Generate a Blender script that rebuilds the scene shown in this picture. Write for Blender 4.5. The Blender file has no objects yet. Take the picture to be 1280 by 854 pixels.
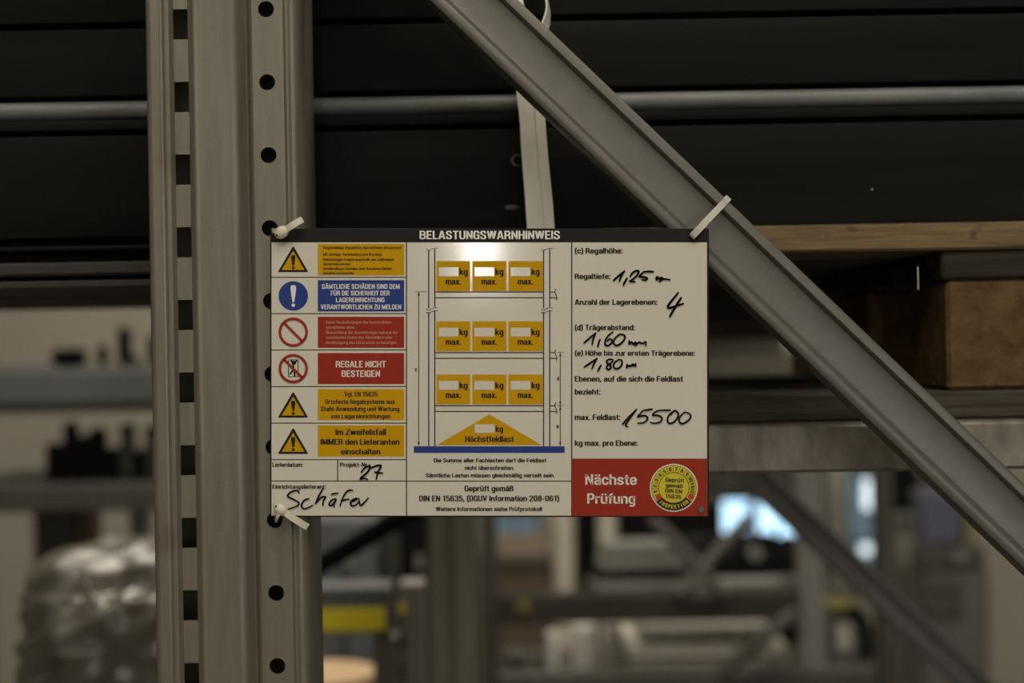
import bpy, bmesh, math, random
from mathutils import Vector, Matrix, noise
random.seed(7)
C = bpy.context.scene.collection
# ------------------------------------------------------------------ camera
FP = 1800.0                      # focal length in pixels of the 1280 px wide frame
ROLL = math.radians(1.0)
CAM = Vector((0, 0, 1.874))
ca, sa = math.cos(ROLL), math.sin(ROLL)
RIGHT = Vector((ca, 0, -sa)); UP = Vector((sa, 0, ca)); FWD = Vector((0, 1, 0))
cd = bpy.data.cameras.new('camera'); cam = bpy.data.objects.new('camera', cd); C.objects.link(cam)
cam.matrix_world = Matrix.Translation(CAM) @ Matrix((RIGHT, UP, -FWD)).transposed().to_4x4()
cd.sensor_width = 36.0; cd.lens = FP / 1280 * 36.0
cd.dof.use_dof = True; cd.dof.focus_distance = 0.985; cd.dof.aperture_fstop = 3.2
cd.clip_start = 0.05
bpy.context.scene.camera = cam
# ------------------------------------------------------------------ world, lights, exposure
w = bpy.data.worlds.new('world'); bpy.context.scene.world = w; w.use_nodes = True
w.node_tree.nodes['Background'].inputs[0].default_value = (0.75, 0.85, 1, 1)
w.node_tree.nodes['Background'].inputs[1].default_value = 0.6
vs = bpy.context.scene.view_settings
vs.view_transform = 'Standard'; vs.look = 'None'; vs.gamma = 1; vs.use_curve_mapping = False
vs.exposure = 0.0
def area(name, loc, tgt, sx, sy, power, col):
    l = bpy.data.lights.new(name, 'AREA'); l.shape = 'RECTANGLE'; l.size = sx; l.size_y = sy
    l.energy = power; l.color = col
    o = bpy.data.objects.new(name, l); C.objects.link(o); o.location = loc
    o.rotation_euler = (Vector(tgt) - Vector(loc)).to_track_quat('-Z', 'Y').to_euler()
    return o
WARM = (1, 0.93, 0.80)
# light from the rows of ceiling tubes over the aisle behind the camera and over the far aisle
area('aisle_light', (-0.4, -2.6, 5.2), (-0.4, -2.6, 0), 4.5, 1.2, 112, WARM)
area('aisle_light', (0.6, -1.0, 5.2), (0.6, -1.0, 0), 3.0, 0.6, 60, WARM)
area('middle_fill_light', (0.4, 1.9, 5.2), (0.4, 1.9, 0), 4.0, 0.4, 120, WARM)  # added fill light for the zone between the racks
area('far_aisle_light', (-0.6, 5.6, 5.2), (-0.6, 5.6, 0), 5.0, 0.8, 115, WARM)

# ------------------------------------------------------------------ helpers
def P(px, py, d):
    return CAM + RIGHT * ((px - 640) / FP * d) + UP * (-(py - 427) / FP * d) + FWD * d
def S(n, d): return n / FP * d
INV = {}                          # world -> local matrix of every thing
def empty(name, loc=(0, 0, 0), label=None, cat=None, group=None, rot=None):
    o = bpy.data.objects.new(name, None); C.objects.link(o); o.empty_display_size = 0.05
    m = Matrix.Translation(Vector(loc))
    if rot: m = m @ rot
    o.matrix_world = m; INV[o.name] = m.inverted()
    if label: o['label'] = label
    if cat: o['category'] = cat
    if group: o['group'] = group
    return o
def obj(name, bm, mat, parent=None, label=None, cat=None, group=None, kind=None, smooth=None):
    me = bpy.data.meshes.new(name)
    inv = Matrix.Identity(4)
    if parent is not None: inv = INV[parent.name]
    bm.transform(inv)
    bm.normal_update()
    bm.to_mesh(me); bm.free()
    me.materials.append(mat)
    if smooth is not None:
        for p in me.polygons: p.use_smooth = True
        me.set_sharp_from_angle(angle=math.radians(smooth))
    o = bpy.data.objects.new(name, me); C.objects.link(o)
    if parent is not None: o.parent = parent
    INV[o.name] = inv
    if label: o['label'] = label
    if cat: o['category'] = cat
    if group: o['group'] = group
    if kind: o['kind'] = kind
    return o
def box(bm, c, s, bev=0.0, rot=None, seg=1):
    m = Matrix.Translation(Vector(c))
    if rot: m = m @ rot
    m = m @ Matrix.Diagonal((s[0], s[1], s[2], 1))
    r = bmesh.ops.create_cube(bm, size=1, matrix=m)
    if bev:
        vs_ = set(r['verts'])
        es = [e for e in bm.edges if e.verts[0] in vs_ and e.verts[1] in vs_]
        bmesh.ops.bevel(bm, geom=es, offset=bev, segments=seg, profile=0.6, affect='EDGES', clamp_overlap=True)
def PB(bm, x0, y0, x1, y1, d, t, bev=0.0, seg=1):
    """box whose front face stands at distance d and covers those pixels; t deep"""
    c = P((x0 + x1) / 2, (y0 + y1) / 2, d)
    box(bm, (c.x, d + t / 2, c.z), (S(x1 - x0, d), t, S(y1 - y0, d)), bev, seg=seg)
def pb(name, x0, y0, x1, y1, d, t, mat, parent=None, bev=0.0, seg=1, **k):
    bm = bmesh.new(); PB(bm, x0, y0, x1, y1, d, t, bev, seg)
    return obj(name, bm, mat, parent, **k)
def tube(bm, pts, r, n=12, cap=True):
    pts = [Vector(p) for p in pts]; rings = []
    ref = Vector((0.01, 0.02, 1)).normalized()
    for i, p in enumerate(pts):
        t = (pts[min(i + 1, len(pts) - 1)] - pts[max(i - 1, 0)]).normalized()
        a = t.cross(ref)
        if a.length < 0.2: a = t.cross(Vector((1, 0, 0)))
        a.normalize(); b = t.cross(a)
        rr = r[i] if isinstance(r, (list, tuple)) else r
        rings.append([bm.verts.new(p + (a * math.cos(2 * math.pi * k / n) + b * math.sin(2 * math.pi * k / n)) * rr) for k in range(n)])
    for A, B_ in zip(rings, rings[1:]):
        for k in range(n): bm.faces.new((A[k], A[(k + 1) % n], B_[(k + 1) % n], B_[k]))
    if cap: bm.faces.new(rings[0]); bm.faces.new(rings[-1][::-1])
    bmesh.ops.recalc_face_normals(bm, faces=bm.faces)
def ribbon(bm, pts, widths, thick):
    """flat band: pts centre points, widths vectors across, thick in metres"""
    rows = []
    for i, (p, wv) in enumerate(zip(pts, widths)):
        t = (Vector(pts[min(i + 1, len(pts) - 1)]) - Vector(pts[max(i - 1, 0)])).normalized()
        n = wv.normalized().cross(t).normalized() * thick / 2
        h = wv / 2
        rows.append([bm.verts.new(Vector(p) + q) for q in (-h - n, h - n, h + n, -h + n)])
    for A, B_ in zip(rows, rows[1:]):
        for k in range(4): bm.faces.new((A[k], A[(k + 1) % 4], B_[(k + 1) % 4], B_[k]))
    bm.faces.new(rows[0]); bm.faces.new(rows[-1][::-1])
    bmesh.ops.recalc_face_normals(bm, faces=bm.faces)
def catmull(p, n=6):
    out = []
    for i in range(len(p) - 1):
        p0 = p[max(i - 1, 0)]; p1 = p[i]; p2 = p[i + 1]; p3 = p[min(i + 2, len(p) - 1)]
        for k in range(n):
            t = k / n
            out.append(tuple(0.5 * (2 * b + (c - a) * t + (2 * a - 5 * b + 4 * c - d) * t * t + (-a + 3 * b - 3 * c + d) * t ** 3)
                             for a, b, c, d in zip(p0, p1, p2, p3)))
    out.append(tuple(p[-1])); return out

# ------------------------------------------------------------------ materials
def mat(name, col, rough=0.6, metal=0.0, var=0.12, scale=(8, 8, 8), bump=0.0, bscale=60, col2=None, emit=None, spec=0.5, stain=None):
    m = bpy.data.materials.new(name); m.use_nodes = True
    N = m.node_tree.nodes; L = m.node_tree.links; b = N['Principled BSDF']
    b.inputs['Roughness'].default_value = rough; b.inputs['Metallic'].default_value = metal
    b.inputs['Specular IOR Level'].default_value = spec
    if emit:
        b.inputs['Emission Color'].default_value = (*col, 1); b.inputs['Emission Strength'].default_value = emit
    if var or col2:
        tc = N.new('ShaderNodeTexCoord'); mp = N.new('ShaderNodeMapping'); mp.inputs['Scale'].default_value = scale
        L.new(tc.outputs['Object'], mp.inputs[0])
        n = N.new('ShaderNodeTexNoise'); n.inputs['Scale'].default_value = 1; n.inputs['Detail'].default_value = 5
        n.inputs['Roughness'].default_value = 0.6
        L.new(mp.outputs[0], n.inputs['Vector'])
        r = N.new('ShaderNodeValToRGB'); L.new(n.outputs[0], r.inputs[0])
        c2 = col2 or tuple(min(1, c * (1 + var)) for c in col); c1 = tuple(c * (1 - var) for c in col) if not col2 else col
        r.color_ramp.elements[0].position = 0.32; r.color_ramp.elements[1].position = 0.68
        r.color_ramp.elements[0].color = (*c1, 1); r.color_ramp.elements[1].color = (*c2, 1)
        out = r.outputs[0]
        if stain:
            n2 = N.new('ShaderNodeTexNoise'); n2.inputs['Scale'].default_value = stain[1]; n2.inputs['Detail'].default_value = 3
            L.new(tc.outputs['Object'], n2.inputs['Vector'])
            r2 = N.new('ShaderNodeValToRGB'); L.new(n2.outputs[0], r2.inputs[0])
            r2.color_ramp.elements[0].position = stain[2]; r2.color_ramp.elements[1].position = stain[2] + 0.06
            mx = N.new('ShaderNodeMix'); mx.data_type = 'RGBA'
            L.new(r2.outputs[0], mx.inputs[0]); L.new(out, mx.inputs[6]); mx.inputs[7].default_value = (*stain[0], 1)
            out = mx.outputs[2]
        L.new(out, b.inputs['Base Color'])
        if bump:
            n3 = N.new('ShaderNodeTexNoise'); n3.inputs['Scale'].default_value = bscale; n3.inputs['Detail'].default_value = 6
            L.new(mp.outputs[0] if bscale < 10 else tc.outputs['Object'], n3.inputs['Vector'])
            bp = N.new('ShaderNodeBump'); bp.inputs['Strength'].default_value = bump; bp.inputs['Distance'].default_value = 0.002
            L.new(n3.outputs[0], bp.inputs['Height']); L.new(bp.outputs[0], b.inputs['Normal'])
    else:
        b.inputs['Base Color'].default_value = (*col, 1)
    return m
GALV = mat('galvanised_steel', (0.195, 0.176, 0.134), 0.42, 0.45, 0.12, (160, 160, 14), 0.05, 500, stain=((0.14, 0.105, 0.075), 9, 0.69))
GALVB = mat('galvanised_brace', (0.138, 0.129, 0.112), 0.45, 0.45, 0.07, (60, 60, 60), 0.04, 500)
BEAMM = mat('scuffed_galvanised_beam', (0.185, 0.165, 0.13), 0.5, 0.35, 0.3, (70, 10, 26), 0.06, 300, stain=((0.10, 0.09, 0.07), 45, 0.66))
BLACK = mat('black_coated_steel', (0.0085, 0.0083, 0.0073), 0.55, 0.0, 0.3, (3, 3, 30), 0.05, 200, spec=0.06)
CREASE_HI = mat('painted_crease_highlight', (0.27, 0.24, 0.17), 0.25, 0.6, 0, (300, 300, 40), col2=(0.62, 0.56, 0.40))  # lighter zinc that paints highlights along the post's crease lines
MID = mat('mid_grey_steel', (0.115, 0.105, 0.09), 0.5, 0.2, 0.12, (8, 8, 8))
DULLY = mat('dull_yellow', (0.16, 0.13, 0.02), 0.6)
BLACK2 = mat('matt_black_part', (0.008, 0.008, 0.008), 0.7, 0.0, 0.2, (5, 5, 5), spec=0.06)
TUBEM = mat('grey_steel_tube', (0.15, 0.15, 0.147), 0.55, 0.3, 0.25, (12, 40, 120), 0.1, 300)
WOOD = mat('dirty_pine', (0.06, 0.036, 0.014), 0.75, 0, 0, (8, 60, 110), 0.4, 6, col2=(0.215, 0.14, 0.055), stain=((0.05, 0.035, 0.02), 30, 0.64))
WOODG = mat('grey_weathered_wood', (0.03, 0.025, 0.018), 0.85, 0, 0, (6, 60, 150), 0.5, 6, col2=(0.095, 0.082, 0.062), spec=0.1)
WOODS = mat('shaded_weathered_wood', (0.016, 0.013, 0.009), 0.85, 0, 0, (6, 60, 150), 0.5, 6, col2=(0.05, 0.042, 0.03), spec=0.1)  # weathered wood darkened to put shade on stringers and batten
WOODD = mat('dark_brown_wood', (0.022, 0.016, 0.013), 0.8, 0, 0, (6, 60, 150), 0.3, 6, col2=(0.045, 0.034, 0.028))  # darker brown wood for the skid boards and bearers
BLOCK = mat('brown_pressed_block', (0.075, 0.042, 0.018), 0.9, 0, 0, (50, 50, 50), 0.8, 120, col2=(0.135, 0.083, 0.038), spec=0.1)
STRAPM = mat('off_white_webbing', (0.74, 0.69, 0.56), 0.6, 0, 0, (40, 40, 22), 0.03, 700, col2=(0.86, 0.82, 0.70))
NYLON = mat('off_white_nylon', (0.62, 0.57, 0.44), 0.4, 0, 0.08, (60, 60, 60))
NYLONG = mat('grey_white_nylon', (0.42, 0.40, 0.33), 0.45, 0, 0.08, (60, 60, 60))
SW = mat('sign_white', (0.62, 0.58, 0.48), 0.085, 0, 0.02, (6, 6, 6), spec=0.6)
SD = mat('sign_black', (0.020, 0.018, 0.017), 0.5, 0, 0.03, spec=0.08)
SL = mat('sign_line', (0.07, 0.06, 0.045), 0.5, 0, 0.03, spec=0.08)
SY = mat('sign_yellow', (0.53, 0.285, 0.001), 0.5, 0, 0.03, spec=0.08)
SR = mat('sign_red', (0.29, 0.030, 0.014), 0.5, 0, 0.04, spec=0.08)
SB = mat('sign_blue', (0.027, 0.052, 0.21), 0.5, 0, 0.04, spec=0.08)
INK = mat('print_black', (0.035, 0.030, 0.022), 0.5, 0, 0.02, spec=0.08)
INKB = mat('print_blue_grey', (0.055, 0.055, 0.10), 0.5, 0, 0.02, spec=0.08)
MARK = mat('marker_ink', (0.012, 0.009, 0.004), 0.4, 0, 0.02)
SWT = mat('print_white', (0.72, 0.68, 0.58), 0.25, 0, 0.02, spec=0.6)
SPINK = mat('print_pale_red', (0.50, 0.22, 0.14), 0.5, 0, 0.02)
STKY = mat('sticker_yellow', (0.56, 0.46, 0.008), 0.45, 0, 0.03)
STKR = mat('sticker_red', (0.5, 0.02, 0.008), 0.45, 0, 0.03)
EYE = mat('grey_eyelet', (0.10, 0.11, 0.095), 0.5, 0.3, 0.1)
FLOORM = mat('grey_concrete_floor', (0.14, 0.13, 0.115), 0.7, 0, 0.15, (2, 2, 2), 0.1, 30)
WALLM = mat('pale_plaster_wall', (0.33, 0.30, 0.24), 0.85, 0, 0.05, (1, 1, 1))
CEILM = mat('pale_ceiling_sheet', (0.35, 0.34, 0.31), 0.85, 0, 0.05, (1, 1, 1))
GREY = mat('grey_painted_steel', (0.20, 0.19, 0.17), 0.5, 0.2, 0.1, (8, 8, 8))
GREYB = mat('blue_grey_painted_steel', (0.115, 0.118, 0.118), 0.5, 0.2, 0.08, (8, 8, 8))
GREYD = mat('dark_grey_steel', (0.062, 0.057, 0.048), 0.55, 0.2, 0.15, (8, 8, 8))
OLIVE = mat('olive_grey_steel', (0.22, 0.205, 0.155), 0.5, 0.3, 0.15, (20, 20, 6))
PALE = mat('pale_board', (0.60, 0.55, 0.45), 0.6, 0, 0.1, (3, 3, 9))
WHITE = mat('white_film', (0.92, 0.88, 0.78), 0.45, 0, 0.05, (3, 3, 9))
YEL = mat('yellow_label', (0.9, 0.74, 0.01), 0.5, 0, 0.08, (9, 9, 9))
PURP = mat('violet_grey_plastic', (0.085, 0.08, 0.12), 0.45, 0, 0.12, (9, 9, 9))
CARD = mat('tan_cardboard', (0.62, 0.42, 0.24), 0.8, 0, 0.08, (9, 9, 9))
BROWN = mat('brown_cardboard', (0.12, 0.085, 0.055), 0.8, 0, 0.1, (9, 9, 9))
FILM = mat('crinkled_plastic_film', (0.14, 0.125, 0.10), 0.25, 0.15, 0.15, (10, 10, 10), 0.12, 14, spec=0.8)
PANE = mat('daylit_pane', (0.50, 0.78, 1.0), 0.3, 0, 0, emit=1.8)
PANEB = mat('dim_blue_pane', (0.16, 0.24, 0.30), 0.3, 0, 0, emit=0.30)
LAMP = mat('lamp_diffuser', (1.0, 0.96, 0.88), 0.4, 0, 0, emit=7.0)
LAMPS = mat('strip_lamp_diffuser', (1.0, 0.97, 0.92), 0.4, 0, 0, emit=42.0)
LAMPC = mat('cool_lamp_diffuser', (0.80, 0.93, 1.0), 0.4, 0, 0, emit=1.1)

# ------------------------------------------------------------------ the hall
XL, XR, YB, YF, ZC = -7.0, 7.0, -5.0, 7.6, 6.0
def struct(name, c, s, m):
    bm = bmesh.new(); box(bm, c, s); return obj(name, bm, m, kind='structure')
struct('floor', (0, 1.3, -0.05), (14.4, 13, 0.1), FLOORM)
struct('ceiling', (0, 1.3, ZC + 0.05), (14.4, 13, 0.1), CEILM)
struct('wall_left', (XL - 0.1, 1.3, 3), (0.2, 12.6, 6), WALLM)
struct('wall_right', (XR + 0.1, 1.3, 3), (0.2, 12.6, 6), WALLM)
wf = struct('wall_far', (0, YF + 0.1, 3), (14, 0.2, 6), WALLM)
wb = struct('wall_back', (0, YB - 0.1, 3), (14, 0.2, 6), WALLM)
def window(n, x0, y0, x1, y1, m, bars=1):
    r = empty('window_%d' % n, (P((x0 + x1) / 2, y1, 7.5).x, 7.58, P(0, y1, 7.5).z)); r['kind'] = 'structure'
    pb('pane', x0, y0, x1, y1, 7.57, 0.02, m, r)
    bm = bmesh.new(); e = 3
    for a in ((x0 - e, y0 - e, x1 + e, y0), (x0 - e, y1, x1 + e, y1 + e), (x0 - e, y0, x0, y1), (x1, y0, x1 + e, y1)):
        PB(bm, *a, 7.53, 0.06)
    for k in range(1, bars + 1):
        xx = x0 + (x1 - x0) * k / (bars + 1); PB(bm, xx - 1, y0, xx + 1, y1, 7.54, 0.04)
    obj('window_frame', bm, GREYD, r)
window(1, 903, 626, 936, 668, PANE, 0)
window(4, 948, 626, 1000, 672, PANE, 0)
window(2, 1062, 585, 1100, 706, PANEB, 0)
window(3, 618, 640, 672, 690, PANEB, 1)
w5 = empty('window_5', (4.0, YB, 1.2)); w5['kind'] = 'structure'  # unseen window added behind the camera as frontal fill for the shelves
bm = bmesh.new(); box(bm, (4.0, YB + 0.02, 2.1), (2.4, 0.02, 1.5)); obj('pane', bm, mat('fill_window_pane', (0.95, 0.97, 1.0), 0.3, 0, 0, emit=5.0), w5)
for x in (2.78, 4.0, 5.22):
    bm = bmesh.new(); box(bm, (x, YB + 0.04, 2.1), (0.06, 0.06, 1.56)); obj('frame_bar', bm, GREYD, w5)
for z in (1.34, 2.86):
    bm = bmesh.new(); box(bm, (4.0, YB + 0.04, z), (2.5, 0.06, 0.06)); obj('frame_bar', bm, GREYD, w5)
# tall narrow strip light on the wall behind the camera (it is what shines in the sign)
st = empty('wall_strip_light', (-0.145, YB, 2.16), 'tall narrow strip light on the wall behind the camera', 'lamp')
bm = bmesh.new(); box(bm, (-0.145, YB + 0.02, 2.78), (0.16, 0.04, 1.26), 0.01); obj('housing', bm, GREY, st)
bm = bmesh.new(); box(bm, (-0.145, YB + 0.05, 2.78), (0.12, 0.03, 1.20), 0.01); obj('diffuser', bm, LAMPS, st)
for i, (x, y, L_) in enumerate(((-2.2, -2.6, 1.5), (0.4, -2.6, 1.5), (0.6, -1.0, 1.5), (-1.9, 5.6, 1.5), (0.7, 5.6, 1.5), (0.4, 1.9, 1.5))):
    r = empty('ceiling_light', (x, y, ZC), ['long ceiling light over the near aisle, left', 'long ceiling light over the near aisle, right',
        'ceiling light just behind and above the camera', 'long ceiling light over the far aisle, left', 'long ceiling light over the far aisle, right', 'added fill light hung from the ceiling between the racks'][i], 'lamp')  # last entry is an added fixture for the middle fill light
    bm = bmesh.new(); box(bm, (x, y, ZC - 0.25), (L_, 0.16, 0.08), 0.01); obj('housing', bm, GREY, r)
    bm = bmesh.new(); box(bm, (x, y, ZC - 0.30), (L_ - 0.06, 0.12, 0.03), 0.01); obj('diffuser', bm, LAMP, r)
    for s in (-1, 1):
        bm = bmesh.new(); box(bm, (x + s * L_ * 0.4, y, ZC - 0.105), (0.01, 0.01, 0.21)); obj('hanger', bm, GREYD, r)

# ------------------------------------------------------------------ near upright frame (post, brace)
D0 = 0.987
def wx(px): return (px - 640) / FP * D0            # post columns measured on the horizon row
frame = empty('rack_upright_frame', (wx(285), D0 + 0.03, 0),
              'galvanised rack upright with slots and round holes and a long diagonal brace carrying the sign', 'rack frame')
PROF = [(282, 60), (280, 62), (212, 62), (190, 62), (187, 59), (187, 7), (187.6, 3.5), (189.5, 1.2), (192, 0.3), (195, 0), (205, 0), (206.5, 0.7), (208.5, 0.9), (210.5, 0.2),
        (213, 0), (217.5, 0), (219.5, 1.2), (221, 3.2), (222, 3.6), ('S', 240, 3.6), (241.5, 3.2), (246, 0.4), (248, -0.3), (250, -0.2), (253, 0), (295, 0.1), (300, 0.9), (304, 3.2),
        (307, 6.2), (310, 7.8), (313, 7.2), (315.5, 4.5), (317.5, 1.2), (319.5, -0.6), (322, -1.1), ('H', 358, -1.1), (360.5, -0.9), (362, 0.1), (363.5, 1.0), (366, 1.1), (368, 0.5),
        (371, 0.4), (374, 1.2), (378, 3.4), (381, 7), (383, 12), (383, 59), (380, 62), (290, 62), (288, 60)]
def build_post(name, dx, zlo, zhi, parent, m, detail=True):
    bm = bmesh.new()
    zh = P(337, 103, D0).z                          # a hole centre
    k0 = math.floor((zlo - zh) / 0.05); k1 = math.ceil((zhi - zh) / 0.05)
    levels = []
    for k in range(k0, k1):
        c = zh + 0.05 * k
        levels += [c - 0.025, c - 0.0187, c + 0.0021]
    levels.append(zh + 0.05 * (k1 - 1) + 0.025)
    cols = []
    for p in PROF:
        q = p[1:] if isinstance(p[0], str) else p
        x = wx(q[0]) + dx; y = D0 + q[1] / 1000
        cols.append([bm.verts.new((x, y, z)) for z in levels])
    for i in range(1, len(PROF)):
        a, b = cols[i - 1], cols[i]; tag_ = PROF[i][0] if isinstance(PROF[i][0], str) else ''
        if tag_ == 'H':
            xc = (a[0].co.x + b[0].co.x) / 2; y = a[0].co.y; rr = 0.0055; n = 12
            mid_prev = None
            for k in range(k1 - k0):
                c = zh + 0.05 * (k0 + k); j = 3 * k
                if mid_prev is None: mid_prev = bm.verts.new((xc, y, c - 0.025))
                mt = bm.verts.new((xc, y, c + 0.025))
                top = bm.verts.new((xc, y, c + rr)); bot = bm.verts.new((xc, y, c - rr))
                Lh = [bm.verts.new((xc - rr * math.sin(math.pi * t / n), y, c - rr * math.cos(math.pi * t / n))) for t in range(1, n)]
                Rh = [bm.verts.new((xc + rr * math.sin(math.pi * t / n), y, c - rr * math.cos(math.pi * t / n))) for t in range(1, n)]
                bm.faces.new([a[j], mid_prev, bot] + Lh + [top, mt, a[j + 3], a[j + 2], a[j + 1]])
                bm.faces.new(([b[j], mid_prev, bot] + Rh + [top, mt, b[j + 3], b[j + 2], b[j + 1]])[::-1])
                mid_prev = mt
        else:
            for j in range(len(levels) - 1):
                if tag_ == 'S' and j % 3 == 1: continue
                bm.faces.new((a[j], b[j], b[j + 1], a[j + 1]))
    o = obj(name, bm, m, parent, smooth=40)
    for p_ in o.data.polygons:
        if abs(p_.normal.y) > 0.9995: p_.use_smooth = False
    o.data.materials.append(CREASE_HI); A_, B_, C_ = wx(247.2) + dx, wx(318.2) + dx, wx(360.8) + dx
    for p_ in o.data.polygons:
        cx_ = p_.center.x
        if (A_ < cx_ < A_ + 0.0013 or B_ < cx_ < B_ + 0.0018 or C_ < cx_ < C_ + 0.0007) and p_.center.y < D0 + 0.003: p_.material_index = 1  # narrow crease strips take the painted highlight
    md = o.modifiers.new('thickness', 'SOLIDIFY'); md.thickness = 0.0022; md.offset = -1
    return o
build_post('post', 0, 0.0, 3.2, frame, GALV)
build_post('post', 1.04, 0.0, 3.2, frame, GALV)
for dx in (0, 1.04):
    bm = bmesh.new(); box(bm, (wx(285) + dx, D0 + 0.03, 0.004), (0.14, 0.11, 0.008), 0.002); obj('foot_plate', bm, GALV, frame)
def channel(name, x0, y0, x1, y1, dd, wmm, m, parent, depth=28, lip=6.5, web=4.5):
    """lipped channel whose open side looks along -Y, between two pixels at distance dd"""
    A, B_ = P(x0, y0, dd), P(x1, y1, dd); t = (B_ - A).normalized(); u = t.cross(Vector((0, -1, 0))).normalized()
    if u.z < 0: u = -u
    h = wmm / 2
    prof = [(-h + 5, depth), (-h, depth), (-h, 2.2), (-h + .6, .7), (-h + 2, 0), (-h + lip - 1, 0), (-h + lip, .5), (-h + lip + 1, 1.6), (-h + lip + 2.6, web - .6), (-h + lip + 4, web),
            (h - lip - 2, web), (h - lip - 1, web - .5), (h - lip + .2, .8), (h - lip + 1, 0), (h - 2, 0), (h - .6, .7), (h, 2.2), (h, depth), (h - 5, depth)]
    bm = bmesh.new(); n = 24; rows = []
    for i in range(n + 1):
        c = A.lerp(B_, i / n)
        rows.append([bm.verts.new(c + u * a / 1000 + Vector((0, b / 1000, 0))) for a, b in prof])
    for r0, r1 in zip(rows, rows[1:]):
        for k in range(len(prof) - 1): bm.faces.new((r0[k], r0[k + 1], r1[k + 1], r1[k]))
    bmesh.ops.recalc_face_normals(bm, faces=bm.faces)
    o = obj(name, bm, m, parent, smooth=35)
    md = o.modifiers.new('thickness', 'SOLIDIFY'); md.thickness = 0.0016; md.offset = 0
    return o
DB = 0.996
channel('diagonal_brace', 352, -230, 2130, 1472, DB, 41.4, GALVB, frame)

# ------------------------------------------------------------------ the sign
DS = 0.980
signrot = Matrix((RIGHT, FWD, UP)).transposed().to_4x4()
sign = empty('load_warning_sign', P(612, 646, DS),
             'load warning sign with black header, coloured panels and handwritten figures, tied to the rack', 'sign', rot=signrot)
def SP(px, py, lift=0): return P(px, py, DS - lift * 0.00015) 
def quad(bm, x0, y0, x1, y1, lift):
    bm.faces.new([bm.verts.new(SP(*q, lift)) for q in ((x0, y1), (x1, y1), (x1, y0), (x0, y0))])
def poly(bm, pts, lift):
    bm.faces.new([bm.verts.new(SP(*q, lift)) for q in pts])
def line(bm, x0, y0, x1, y1, wd, lift):
    dx, dy = x1 - x0, y1 - y0; L_ = math.hypot(dx, dy); nx, ny = -dy / L_ * wd / 2, dx / L_ * wd / 2
    poly(bm, ((x0 + nx, y0 + ny), (x1 + nx, y1 + ny), (x1 - nx, y1 - ny), (x0 - nx, y0 - ny)), lift)
def disc(bm, cx, cy, r, lift, r0=None, a0=0, a1=360, n=40):
    for k in range(n):
        t0 = math.radians(a0 + (a1 - a0) * k / n); t1 = math.radians(a0 + (a1 - a0) * (k + 1) / n)
        q = [(cx + r * math.cos(t), cy - r * math.sin(t)) for t in (t0, t1)]
        i = [(cx, cy)] if r0 is None else [(cx + r0 * math.cos(t), cy - r0 * math.sin(t)) for t in (t1, t0)]
        poly(bm, q + i, lift)
def face_cam(bm):
    for f in bm.faces:
        f.normal_update()
        if f.normal.y > 0: f.normal_flip()
def sq(name, x0, y0, x1, y1, lift, m, parent, **k):
    bm = bmesh.new(); quad(bm, x0, y0, x1, y1, lift); return obj(name, bm, m, parent, **k)
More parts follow.
